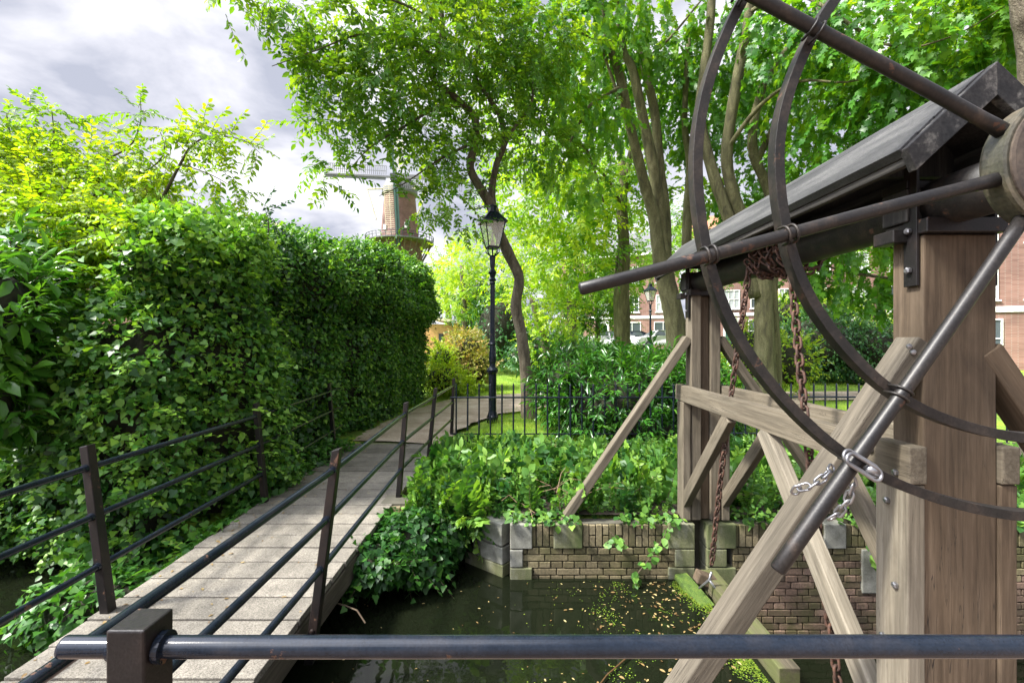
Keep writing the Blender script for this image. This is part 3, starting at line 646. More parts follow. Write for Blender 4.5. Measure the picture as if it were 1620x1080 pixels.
# ================================================================ LIFTING FRAME
def FR(x, y, z): return Vector((x + .0139 * y, y, z))
YN, YF = 1.70, 4.0               # front faces of the near and far posts
def build_frame():
    fr = empty('lifting_frame', FR(1.65, 2.8, G), 'tall grey oak lifting frame of posts, braces and twin beams under a black gabled cover', 'sluice frame')
    for yp, zb, mat, m2 in ((YN, G, 'oakbrown', 'oakpale'), (YF, G + .03, 'oak', 'oakmoss')):
        if yp == YN:
            beam('post', FR(1.65, yp + .07, zb), FR(1.65, yp + .07, .40), .272, .14, M[mat], fr, up=(0, -1, 0))
        else:
            for dx in (-.085, .085): beam('post', FR(1.65 + dx, yp + .07, zb), FR(1.65 + dx, yp + .07, .405), .085, .14, M[mat], fr, up=(0, -1, 0))
            beam('post_core', FR(1.65, yp + .085, zb), FR(1.65, yp + .085, .40), .08, .10, M['oakbrown'], fr, up=(0, -1, 0))
        for s in (-1, 1):   # short cheeks under the beams
            beam('cheek', FR(1.65 + s * .172, yp + .065, zb), FR(1.65 + s * .172, yp + .065, -.535), .066, .15, M['oakpale' if yp == YN and s < 0 else mat], fr, up=(0, -1, 0))
    for s in (-1, 1):       # twin beams clamp both posts
        beam('beam', FR(1.65 + s * .172, YN - .02, -.46), FR(1.65 + s * .172, YF + .19, -.46), .066, .14, M['oak'], fr)
        beam('knee_brace', FR(1.65 + s * .172, 3.18, -.525), FR(1.65 + s * .172, YF + .03, -1.42), .060, .10, M['oak'], fr, up=(0, -1, 0))
        beam('knee_brace', FR(1.65 + s * .172, 2.72, -.525), FR(1.65 + s * .172, YN + .15, -1.52), .066, .11, M['oakpale' if s < 0 else 'oak'], fr, up=(0, -1, 1))
    # raking side braces
    beam('raking_brace', FR(1.53, YN + .05, -.005), FR(.44, YN + .05, G - .02), .085, .105, M['oakdull'], fr, up=(0, -1, 0))
    beam('raking_brace', FR(1.77, YN + .05, -.03), FR(2.86, YN + .05, G - .02), .085, .105, M['oakbrown'], fr, up=(0, -1, 0))
    beam('raking_brace', FR(1.51, YF + .06, .03), FR(.40, YF + .06, G + .0), .07, .10, M['oak'], fr, up=(0, -1, 0))
    beam('raking_brace', FR(1.79, YF + .06, .03), FR(2.9, YF + .06, G + .0), .07, .10, M['oak'], fr, up=(0, -1, 0))
    # iron caps, bearings, straps
    for yp in (YN, YF):
        m = MB(); m.box(FR(1.65, yp + .065, .430), (.300, .190, .055)); m.box(FR(1.470, yp + .10, .405), (.055, .10, .05)); m.build('iron_cap', M['blackpost'], fr, bevel=.004)
        for dx in (-.105, .105):
            beam('bearing_block', FR(1.62 + dx, yp + .10, .458), FR(1.62 + dx, yp + .10, .585), .06, .12, M['tarwood'], fr, up=(0, -1, 0))
        m = MB(); m.box(FR(1.62, yp + .10, .60), (.27, .12, .03)); m.build('bearing_cap', M['blackpost'], fr, bevel=.003)
        for s in (-1, 1):
            m = MB(); m.box(FR(1.65 + s * .147, yp + .040, .455), (.012, .058, .49))
            m.build('iron_strap', M['blackpost'], fr, bevel=.002)
            for z in (.27, .42):
                k = MB(); k.lathe([(.013, 0), (.013, .012), (.008, .016)], FR(1.65 + s * .155, yp + .04, z), 6, axis=Matrix.Rotation(R(90 * s), 3, 'Y')); k.build('strap_bolt', M['steel'], fr)
    ax = Matrix.Rotation(R(-90), 3, 'Y')
    for y, z in ((1.78, -.62), (1.74, -.93), (1.80, -1.16), (1.76, -1.38), (1.86, -.44), (1.74, -.50)):
        k = MB(); k.lathe([(.013, 0), (.013, .010), (.007, .013)], FR(1.444, y, z), 6, axis=ax); k.build('coach_bolt', M['steel'], fr)
    for x, z in ((1.485, .012), (1.50, -.01)):
        k = MB(); k.lathe([(.010, 0), (.010, .006), (.004, .009)], FR(x - .03, YN - .003, z - .03), 8, axis=Matrix.Rotation(R(90), 3, 'X')); k.build('coach_bolt', M['steel'], fr)
    # gabled cover: ridge .95, eaves .64, dark boards
    y0, y1 = 1.56, 4.42; rz, ez, hw, th = .908, .655, .265, .034
    for s in (-1, 1):
        m = MB(); n = 5
        for k in range(n):    # lapped boards running the length of the slope
            a, b = k / n, (k + 1) / n
            pa = Vector((s * hw * a * 1.08, 0, rz - (rz - ez) * a * 1.08 + .002 * k)); pb = Vector((s * hw * b * 1.08 + s * .006, 0, rz - (rz - ez) * b * 1.08 - .002))
            nm = Vector((s * (rz - ez), 0, hw)).normalized() * th
            vs = []
            for yy in (y0, y1):
                for p in (pa, pb, pb + nm, pa + nm): vs.append(FR(1.62 + p.x, yy, p.z))
            m.add(vs, [(0, 1, 2, 3), (7, 6, 5, 4), (0, 4, 5, 1), (1, 5, 6, 2), (2, 6, 7, 3), (3, 7, 4, 0)])
        m.build('roof_slope', M['tar'], fr, bevel=.002)
        for yy in (y0 - .006, y1 + .006):
            sl_ = (rz - ez) / hw; top = rz + .040; wq = hw * 1.16; q = [(0, top), (wq, top - sl_ * wq), (wq - .035, top - sl_ * wq - .075), (0, top - .115)]
            vs = [FR(1.62 + s * px_, yy + dy, pz) for dy in (-.017, .017) for px_, pz in q]
            m = MB(); m.add(vs, [(0, 1, 2, 3), (7, 6, 5, 4), (0, 4, 5, 1), (1, 5, 6, 2), (2, 6, 7, 3), (3, 7, 4, 0)]); m.build('barge_board', M['barge'], fr, bevel=.003)
        beam('eaves_board', FR(1.62 + s * (hw * 1.03), y0, ez - .022), FR(1.62 + s * (hw * 1.03), y1, ez - .022), .028, .055, M['tarwood'], fr)
        beam('wall_plate', FR(1.62 + s * .17, y0 + .12, .70), FR(1.62 + s * .17, y1 - .12, .70), .06, .08, M['tarwood'], fr)
    for yy in (1.84, 2.9, 4.15):
        m = MB(); v = [FR(1.62 - .215, yy, .665), FR(1.62 + .215, yy, .665), FR(1.62, yy, .925)]
        m.add(v + [p + Vector((0, .03, 0)) for p in v], [(0, 1, 2), (5, 4, 3), (0, 3, 4, 1), (1, 4, 5, 2), (2, 5, 3, 0)]); m.build('gable_board', M['tarwood'], fr)
    return fr
fr = build_frame()
AX, AZ = 1.62, .53               # axle
def build_winch():
    w = empty('hand_wheel_winch', FR(AX, 2.2, AZ), 'large dark iron hand wheel with long spokes on the end of a black winding shaft', 'winch')
    m = MB(); pts = [FR(AX, y, AZ) for y in np.linspace(1.42, 4.32, 12)]
    m.tube(pts, .092, 28); m.build('winding_shaft', M['tarwood'] if False else M['wheel'], w, smooth=True)
    axr = Matrix.Rotation(R(90), 3, 'X')
    m = MB(); m.lathe([(.10, -1.425), (.197, -1.405), (.200, -1.395), (.200, -1.345), (.204, -1.343), (.204, -1.331), (.197, -1.327)], FR(AX, 0, AZ) + Vector((.019, 0, 0)), 56, axis=axr)
    m.build('hub', M['hub'], w, smooth=False, bevel=.0)
    m = MB(); m.lathe([(.190, -1.3265), (.190, -1.320), (.182, -1.317), (.05, -1.316), (.045, -1.300), (.02, -1.296)], FR(AX, 0, AZ) + Vector((.019, 0, 0)), 56, axis=axr)
    m.build('hub_face', M['hubface'], w)
    C = FR(AX, 1.40, AZ)
    for Rr in (1.085, .840):
        m = MB(); n = 120; vs = []; fs = []; t = .030; hw = .021
        for i in range(n):
            a = 2 * math.pi * i / n; e = Rr + .004 * math.sin(a * 3 + Rr * 9) + .002 * math.sin(a * 11)
            for rr, yy in ((e - t, -hw), (e, -hw), (e, hw), (e - t, hw)): vs.append((C.x + math.cos(a) * rr, C.y + yy + .01, C.z + math.sin(a) * rr))
        for i in range(n):
            for j in range(4): fs.append((i * 4 + j, i * 4 + (j + 1) % 4, ((i + 1) % n) * 4 + (j + 1) % 4, ((i + 1) % n) * 4 + j))
        m.add(vs, fs); m.build('hoop', M['wheel'], w, smooth=False, bevel=.0015)
    Cs = FR(AX, 1.362, AZ)
    for a0 in (151.2, 194.5, 235.2, 331.2, 14.5, 55.2):
        a = R(a0); d = Vector((math.cos(a), 0, math.sin(a))); m = MB(); k = 14
        pts = [Cs + d * u + Vector((0, -.004 * math.sin(u * 2), .004 * math.sin(u * 4 + a0))) for u in np.linspace(.17, 1.478, k)]
        rad = [.0195] * k; rad[0] = .023
        if a0 == 235.2: rad = [.0195 if u < 1.05 else .0225 for u in np.linspace(.17, 1.478, k)]
        tip = pts[-1] + d * .006; pts.append(tip); rad.append(rad[-1] * .75)
        m.tube(pts, rad, 18); m.build('spoke', M['spoke'], w, smooth=True)
        for Rr in (1.085, .840):
            cc = Cs + d * (Rr - .004); side = Vector((-d.z, 0, d.x)); cl = MB()
            for off in (-.012, .012):
                q = []
                for th in np.linspace(-100, 100, 12):
                    q.append(cc + d * off + side * math.sin(R(th)) * .026 + Vector((0, -math.cos(R(th)) * .026, 0)))
                q = [q[0] + Vector((0, .02, 0))] + q + [q[-1] + Vector((0, .02, 0))]
                cl.tube(q, .0042, 6)
            cl.build('u_bolt', M['wheel'], w, smooth=True)
build_winch()

# ================================================================ CHAINS
def link_verts(mb, c, d, up, L, W, r, n=14, k=6):
    d = d.normalized(); s = d.cross(up).normalized(); u = s.cross(d).normalized(); pts = []
    hl = L / 2 - W / 2
    for i in range(n):
        a = 2 * math.pi * i / n; x = math.cos(a) * W / 2; y = math.sin(a) * W / 2
        y += hl if y >= 0 else -hl
        pts.append(c + s * x + d * y)
    mb.tube(pts, r, k, closed=True)
def chain(name, pts, pitch, W, r, mat, label, cat='chain', group=None, jit=.05):
    P_ = [Vector(p) for p in pts]; seg = []
    tot = sum((P_[i + 1] - P_[i]).length for i in range(len(P_) - 1)); n = int(tot / pitch); mb = MB(); acc = 0; i = 0; pos = 0
    def at(s):
        for i in range(len(P_) - 1):
            l = (P_[i + 1] - P_[i]).length
            if s <= l or i == len(P_) - 2: return P_[i].lerp(P_[i + 1], s / l), (P_[i + 1] - P_[i]).normalized()
            s -= l
    for k in range(n):
        c, d = at((k + .5) * pitch); u = d.orthogonal().normalized(); u = Quaternion(d, R(90 * (k % 2) + 20 + random.uniform(-14, 14))) @ u
        d2 = (d + Vector([random.uniform(-jit, jit) for _ in range(3)])).normalized()
        link_verts(mb, c, d2, u, pitch + 2.4 * r * 1.0 + r * .6, W, r)
    return tag(mb.build(name, mat, loc=P_[0], smooth=True), label, cat, group)
top1 = FR(1.52, 2.99, .50); top2 = FR(1.525, 2.56, .48)
def sag(a, b, s, n=10): return [a.lerp(b, i / n) + Vector((-.02 * math.sin(math.pi * i / n), 0, -s * math.sin(math.pi * i / n))) for i in range(n + 1)]
chain('rusty_chain', sag(top1, FR(1.535, 3.62, -1.80), .03), .047, .036, .0072, M['rust'], 'left hanging rusty chain, reaching from the wound shaft down to the hook at the weir')
chain('rusty_chain', sag(top2, FR(1.60, 2.17, -2.15), .02), .047, .037, .0074, M['rust'], 'right hanging rusty chain, dropping from the shaft behind the diagonal brace into the water')
def coil():
    pts = []; 
    for i in range(0, 520):
        t = i / 520; a = t * 2 * math.pi * 5.0; layer = .108 + (.022 if 0.3 < t < .8 else 0) + .004 * math.sin(i * .7)
        y = 2.56 + .43 * (abs(((t * 2.2) % 2) - 1)); pts.append(FR(AX + math.cos(a) * -layer, y, AZ + math.sin(a) * -layer))
    chain('wound_chain', pts, .047, .037, .0075, M['rust'], 'rusty chain wound in several turns around the black shaft', jit=.25)
coil()
st1 = [P(1256, 779, 1.60), P(1262, 772, 1.585), P(1285, 768, 1.565), P(1300, 757, 1.56), P(1314, 742, 1.575), P(1320, 734, 1.60)]
chain('steel_chain', st1, .030, .023, .0042, M['steel'], 'short grey steel chain lying across the diagonal brace left of the wheel joint')
st2 = [P(1346, 755, 1.42), P(1350, 770, 1.43), P(1338, 797, 1.45), P(1326, 812, 1.47), P(1312, 821, 1.49)]
chain('steel_chain', st2, .030, .023, .0042, M['steel'], 'short grey steel chain dangling below the wheel joint, right of the spoke handle')
def shackle():
    m = MB(); c = P(1362, 733, 1.33); d = Vector((1, 0, -.62)).normalized(); u = Vector((0, -1, .3))
    for o in (0, .012): link_verts(m, c + Vector((.006 * o, -o, -o * .6)), d, u, .115, .036, .0052, 24, 8)
    m.tube([c + d * .02, c + d * .055], .014, 10); tag(m.build('shackle', M['steel'], loc=c, smooth=True), 'shiny oval steel shackle locking the lowest spoke to the outer hoop', 'shackle')
shackle()
# weir gate and its lifting yoke
def weir():
    w = empty('weir_gate', FR(1.63, 3.3, WR), 'mossy timber weir gate lying between the two water levels under the frame', 'weir gate')
    beam('top_timber', FR(1.635, 2.74, WL + .045), FR(1.635, 3.93, WL + .045), .13, .12, M['oakmoss'], w)
    for k in range(2): beam('gate_board', FR(1.65, 1.95, WL - .12 - k * .22), FR(1.65, 3.93, WL - .12 - k * .22), .05, .21, M['oakmoss'], w)
    beam('mossy_ledge', FR(1.40, 3.93, WL + .05), FR(1.52, 3.45, WL - .05), .12, .05, M['moss'], w)
    m = MB(); c = FR(1.545, 3.64, -1.84)
    m.tube([c, c + Vector((-.012, .01, -.07)), c + Vector((-.09, .03, -.15))], [.009, .012, .007], 8); m.tube([c + Vector((-.012, .01, -.07)), c + Vector((.02, 0, -.12)), c + Vector((.075, -.02, -.17))], [.012, .008, .007], 8)
    m.build('lifting_yoke', M['steel'], w, smooth=True)
    m = MB(); m.box(FR(1.56, 3.80, -1.98), (.16, .10, .09), Matrix.Rotation(.35, 3, 'Y')); m.build('timber_lug', M['oakbrown'], w, bevel=.01)
weir()

# ================================================================ RAILINGS ON THE FAR BANK
def fence(name, x0, x1, y, label):
    f = empty(name, (x0, y, G), label, 'fence')
    m = MB(); m.tube([(x0, y, -.86), (x1, y, -.86)], .014, 8); m.tube([(x0, y, -1.42), (x1, y, -1.42)], .011, 8); m.build('rail', M['black'], f)
    x = x0 + .09
    while x < x1:
        m = MB(); h = random.uniform(-.006, .006); m.tube([(x, y, G - .02), (x + random.uniform(-.004, .004), y, -.668 + h), (x, y, -.645 + h)], [.0135, .0135, .004], 6); m.build('picket', M['black'], f)
        x += .176
    m = MB(); m.tube([(x0 + .62, y, G), (x0 + .62, y, -.875)], .010, 6); m.lathe([(.004, -.90), (.028, -.885), (.036, -.865), (.004, -.852)], (x0 + .62, y - .002, 0), 10); m.build('gate_stay', M['black'], f)
fence('picket_fence', -.95, 2.95, 7.0, 'low black iron picket fence on the bank between footbridge and lifting frame')
fence('picket_fence', 3.0, 8.2, 7.05, 'low black iron picket fence in front of the lawn right of the lifting frame')

# ================================================================ STREET LAMPS
def lamp(x, y, label, gz=G, gscale=1.0):
    o = empty('street_lamp', (x, y, gz), label, 'street lamp', 'black lantern lamps in the park')
    c = Vector((x, y, gz)); s = gscale
    prof = [(.115, 0), (.115, .12), (.10, .15), (.085, .20), (.078, .24), (.078, .95), (.085, .97), (.11, 1.0), (.115, 1.04), (.09, 1.08), (.065, 1.10), (.058, 1.16), (.072, 1.20), (.075, 1.30), (.062, 1.42), (.058, 1.52), (.072, 1.55), (.058, 1.58), (.052, 1.62), (.046, 2.72), (.060, 2.75), (.048, 2.78), (.075, 2.82), (.045, 2.86), (.062, 2.92), (.088, 2.96), (.060, 3.0), (.040, 3.04), (.052, 3.12), (.055, 3.2), (.062, 3.26), (.040, 3.30)]
    m = MB(); m.lathe([(r * s, z) for r, z in prof], c, 16); m.build('pole', M['black'], o, smooth=False)
    q = math.pi / 4; b0, b1, h0, h1 = .155, .285, 3.46, 3.95
    m = MB()
    for k in range(8):
        a = k * math.pi / 4; p0 = c + Vector((math.cos(a) * .045, math.sin(a) * .045, 3.28)); p1 = c + Vector((math.cos(a) * .13, math.sin(a) * .13, 3.36)); p2 = c + Vector((math.cos(a) * .13, math.sin(a) * .13, 3.45))
        m.tube([p0, p1, p2], .010, 6)
    m.lathe([(b0 * .98, 3.43), (b0 * 1.03, 3.45), (b0 * 1.0, 3.475)], c, 4, ph=q + .35); m.build('bracket', M['black'], o)
    rot = q + .35
    def cor(k, r, z): a = rot + k * math.pi / 2; return c + Vector((math.cos(a) * r, math.sin(a) * r, z))
    m = MB()
    for k in range(4):
        m.tube([cor(k, b0, h0), cor(k, b1, h1)], .013, 6); m.tube([cor(k, b1, h1), cor(k + 1, b1, h1)], .015, 6); m.tube([cor(k, b0, h0), cor(k + 1, b0, h0)], .012, 6)
    m.build('lantern_frame', M['black'], o)
    m = MB()
    for k in range(4): m.add([cor(k, b0, h0), cor(k + 1, b0, h0), cor(k + 1, b1, h1), cor(k, b1, h1)], [(0, 1, 2, 3)])
    m.build('glass_panes', M['glass'], o)
    m = MB(); m.lathe([(.335, 3.93), (.340, 3.955), (.20, 4.08), (.115, 4.15), (.115, 4.155)], c, 4, ph=rot); m.lathe([(.085, 4.14), (.085, 4.25), (.10, 4.255), (.10, 4.275), (.05, 4.30)], c, 8, ph=rot); m.build('lantern_roof', M['black'], o)
    m = MB(); m.lathe([(.05, 3.46), (.05, 3.53), (.035, 3.54), (.035, 3.60), (.02, 3.61)], c, 10); m.lathe([(.018, 3.60), (.020, 3.72), (.008, 3.76)], c, 10, mi=1); m.build('lamp_holder', [M['cream'], M['white']], o)
    return o
l1 = lamp(-.385, 9.0, 'tall black lantern street lamp standing beside the gravel path behind the fence')
l2 = copy_tree(l1); l2.location = (6.75, 22.2, G + .12); l2['label'] = 'distant black lantern street lamp beyond the laurel bush, near the parked cars'
# ================================================================ WINDMILL AND HOUSES
def build_mill():
    X, Y = -23.4, 95.0; z0 = 1.5
    o = empty('windmill', (X, Y, ground_z(0, 95)), 'tall red brick windmill with a round gallery and lattice sails far behind the hedge', 'windmill')
    c = Vector((X, Y, 0)); gz = 20.6; gb = ground_z(0, 95)
    m = MB(); m.lathe([(6.0, gb), (5.3, 8), (4.35, gz), (3.95, gz + .01), (3.55, 26), (3.15, 30.2)], c, 32); m.build('tower', M['millbrick'], o, smooth=False)
    m = MB(); m.lathe([(4.2, gz - .25), (7.0, gz - .25), (7.0, gz), (4.1, gz)], c, 40); m.build('gallery_deck', M['slate'], o)
    m = MB()
    for k in range(40):
        a = 2 * math.pi * k / 40; d = Vector((math.cos(a), math.sin(a), 0))
        m.tube([c + d * 6.85 + Vector((0, 0, gz)), c + d * 6.95 + Vector((0, 0, gz + 1.1))], .06, 5)
    for h in (.55, 1.1): m.tube([c + Vector((math.cos(a), math.sin(a), 0)) * 6.95 + Vector((0, 0, gz + h)) for a in np.linspace(0, 2 * math.pi, 41)[:-1]], .06, 5, closed=True)
    m.build('gallery_railing', M['dark'], o)
    m = MB()
    for k in range(32):
        a = 2 * math.pi * k / 32; d = Vector((math.cos(a), math.sin(a), 0)); m.tube([c + d * 6.6 + Vector((0, 0, gz - .25)), c + d * 4.6 + Vector((0, 0, gz - 4.0))], .11, 5)
    m.build('gallery_braces', plain('brown_timber', (.10, .07, .055), .7), o)
    m = MB(); m.lathe([(3.3, 30.2), (3.7, 30.5), (3.6, 31.5), (2.9, 33.2), (1.5, 34.6), (.2, 35)], c, 24); m.build('cap', M['slate'], o)
    for dx, dz in ((-2.2, 23), (2.1, 23.4)):
        m = MB(); yy = Y - math.sqrt(max(0, 3.9 ** 2 - dx ** 2)); m.box((X + dx, yy, dz), (.6, .5, 1.1)); m.build('window', M['white'], o)
    hub = Vector((X + .1, Y - 5.2, 32.4))
    for ang in (177, 357, 273, 93):
        a = R(ang); d = Vector((math.cos(a), 0, math.sin(a))); s = Vector((-d.z, 0, d.x)); m = MB(); L = 13.6
        m.bar(hub, hub + d * L, .34, .34, 0, up=(0, 1, 0))
        sg = -1 if ang in (177, 273) else -1
        for k in range(30):
            u = 1.6 + k * (L - 1.7) / 29; m.bar(hub + d * u + s * .35 * sg, hub + d * u - s * 2.1 * -sg, .09, .09, 1, up=(0, 1, 0))
        for w in (1.1, 2.1): m.bar(hub + d * 1.6 + s * w * sg, hub + d * L + s * w * sg, .08, .08, 1, up=(0, 1, 0))
        m.bar(hub + d * 1.6 - s * .42 * sg, hub + d * L - s * .42 * sg, .5, .06, 0, up=(0, 1, 0))
        m.build('sail', [M['greenpaint'] if ang in (273, 93) else M['slate'], M['cream'] if ang in (273, 93) else M['slate']], o)
    m = MB(); m.tube([hub + Vector((0, .3, 0)), hub + Vector((0, 2.2, 0))], .5, 10); m.box(hub, (1.3, .9, 1.3)); m.build('sail_hub', M['dark'], o)
    m = MB(); ty = Y - 2
    for s in (-1, 1):
        m.tube([(X + s * 6.2, ty, 31.0), (X + s * 3.9, ty - 1.5, 24.5)], .17, 6); m.tube([(X + s * 3.0, ty, 31.2), (X + s * 6.4, ty, 31.1)], .15, 6)
    m.build('tail_poles', M['cream'], o)
build_mill()
def window(par, c, u, n, w, h, pane='window', bars=(2, 3), sill=True):
    """a window on a wall: c centre, u along the wall, n outward"""
    fr_ = MB(); q = Matrix((u, n, Vector((0, 0, 1)))).transposed(); c = Vector(c)
    t = .07
    for dz in (-h / 2, h / 2): fr_.box(c + n * .03 + Vector((0, 0, dz)), (w + t, .08, t), q)
    for dx in (-w / 2, w / 2): fr_.box(c + n * .03 + u * dx, (t, .077, h), q)
    for i in range(1, bars[0]): fr_.box(c + n * .03 + u * (w * (i / bars[0] - .5)), (.045, .06, h), q)
    for i in range(1, bars[1]): fr_.box(c + n * .03 + Vector((0, 0, h * (i / bars[1] - .5))), (w, .057, .045), q)
    if sill: fr_.box(c + n * .06 + Vector((0, 0, -h / 2 - .09)), (w + .25, .16, .07), q)
    f = fr_.build('window', M['white'], par)
    p = MB(); p.box(c - n * .01, (w, .03, h), q); p.build('pane', M[pane], f)
def row_house(A, B, h, label, nbay, gz, roof='terracotta'):
    A = Vector((A[0], A[1], gz)); B = Vector((B[0], B[1], gz)); u = (B - A).normalized(); L = (B - A).length; n = Vector((u.y, -u.x, 0))
    if n.y > 0: n = -n
    o = empty('brick_house', (A + B) / 2, label, 'house', 'brick row houses across the street')
    m = MB(); q = Matrix((u, n, Vector((0, 0, 1)))).transposed(); m.box((A + B) / 2 - n * 4 + Vector((0, 0, h / 2)), (L, 8, h), q); m.build('wall', M['housebrick'], o)
    m = MB(); m.box((A + B) / 2 + n * .12 + Vector((0, 0, h + .08)), (L, .5, .22), q); m.build('cornice', M['white'], o)
    m = MB(); a = A + Vector((0, 0, h + .19)); b = B + Vector((0, 0, h + .19)); r1 = a - n * 4 + Vector((0, 0, 3)); r2 = b - n * 4 + Vector((0, 0, 3)); c_ = a - n * 8; d_ = b - n * 8
    m.add([a, b, r2, r1, c_, d_], [(0, 1, 2, 3), (3, 2, 5, 4), (0, 3, 4), (1, 5, 2)]); m.build('roof', M[roof], o)
    m = MB(); m.box((A + B) / 2 + n * .03 + Vector((0, 0, 3.0)), (L, .10, .28), q); m.build('white_band', M['white'], o)
    bay = L / nbay
    for i in range(nbay):
        cx = A + u * (bay * (i + .5))
        for z in (4.2, 7.0):
            if z + 1 < h: window(o, cx + Vector((0, 0, z + .1)), u, n, 1.25, 1.55, 'curtain' if i % 2 else 'window', (3, 2))
        if i % 3 == 1:
            m = MB(); m.box(cx + n * .02 + Vector((0, 0, 1.35)), (1.3, .10, 2.7), q, mi=0); m.box(cx + n * .06 + Vector((0, 0, 1.15)), (.98, .06, 2.25), q, mi=1); f = m.build('door', [M['white'], M['greenpaint']], o)
        else: window(o, cx + Vector((0, 0, 1.55)), u, n, 1.6, 1.9, 'window', (2, 2))
SG = ground_z(0, 60)
row_house((22.6, 23.5), (31, 19.5), 9.5, 'red brick house at the right edge with white sills and a dark green door', 4, G + .2)
row_house((16.0, 40.5), (24.2, 38.0), 9.5, 'red brick house seen between the tree trunks, with white framed windows', 4, SG)
row_house((24.3, 38.0), (40, 34), 9.5, 'long brick house behind the maple foliage right of centre', 6, SG, 'slate')
row_house((5.0, 47), (15.8, 43), 9.0, 'distant brick house with a pale ground floor behind the parked cars', 4, SG, 'slate')
def gable_house():
    o = empty('gabled_warehouse', (-24, 32, ground_z(0, 32)), 'pinkish brick gable with a dark roof edge rising behind the yellow-green tree', 'building')
    gz = ground_z(0, 32); m = MB(); y = 32
    v = [(-31, gz), (-17.2, gz), (-17.2, 7.0), (-25.6, 10.8), (-31, 8)]
    m.add([(x, y, z) for x, z in v] + [(x, y + 10, z) for x, z in v], [(0, 1, 2, 3, 4), (9, 8, 7, 6, 5), (0, 5, 6, 1), (1, 6, 7, 2), (2, 7, 8, 3), (3, 8, 9, 4), (4, 9, 5, 0)]); m.build('brick_gable', M['housebrick'], o)
    m = MB(); m.bar((-25.6, y - .1, 10.95), (-17.0, y - .1, 7.08), .3, .32, up=(0, 1, 0)); m.bar((-25.6, y - .1, 10.95), (-31.2, y - .1, 8.05), .3, .32, up=(0, 1, 0)); m.build('roof_edge', M['slate'], o)
    o = empty('grey_roofed_building', (-15, 30, ground_z(0, 30)), 'low building whose thin grey roof edge shows above the ivy hedge', 'building')
    gz = ground_z(0, 30); v = [(-19, gz), (-13.95, gz), (-13.95, 6.9), (-15.3, 7.8), (-19, 7.9)]; y = 30; m = MB()
    m.add([(x, y, z) for x, z in v] + [(x, y + 8, z) for x, z in v], [(0, 1, 2, 3, 4), (9, 8, 7, 6, 5), (0, 5, 6, 1), (1, 6, 7, 2), (2, 7, 8, 3), (3, 8, 9, 4), (4, 9, 5, 0)]); m.build('wall', M['cream'], o)
    m = MB(); m.bar((-15.3, y - .1, 7.85), (-13.85, y - .1, 6.9), .18, .2, up=(0, 1, 0)); m.build('roof_edge', M['slate'], o)
gable_house()
def shed():
    y = 25.0; gz = ground_z(0, 25); x0, x1 = -4.6, -2.7
    o = empty('wooden_shed', (x0, y, gz), 'ochre wooden shed with pale roof edge and red scrawl, behind the rounded shrub', 'shed')
    m = MB(); m.box((-3.9, y + 3, (gz + .95) / 2), (1.9, 6, .95 - gz)); m.build('wall', M['ochre'], o)
    m = MB(); v = [(-5.0, y - .3, 1.35), (-2.75, y - .3, .93), (-2.75, y + 6.5, .93), (-5.0, y + 6.5, 1.35)]; m.add([Vector(p) + Vector((0, 0, dz)) for dz in (0, .16) for p in v], [(3, 2, 1, 0), (4, 5, 6, 7), (0, 1, 5, 4), (1, 2, 6, 5), (2, 3, 7, 6), (3, 0, 4, 7)]); m.build('roof', M['cream'], o)
    m = MB(); m.box((-3.9, y - .02, .2), (.25, .05, .45)); m.build('window', M['dark'], o)
    m = MB(); 
    for k in range(3): m.tube([(-3.35 + k * .14, y - .02, -.1 + .1 * (k % 2)), (-3.28 + k * .14, y - .02, .3), (-3.22 + k * .14, y - .02, .0)], .03, 5)
    m.build('red_scrawl', plain('red_spray_paint', (.45, .05, .03), .6), o)
shed()
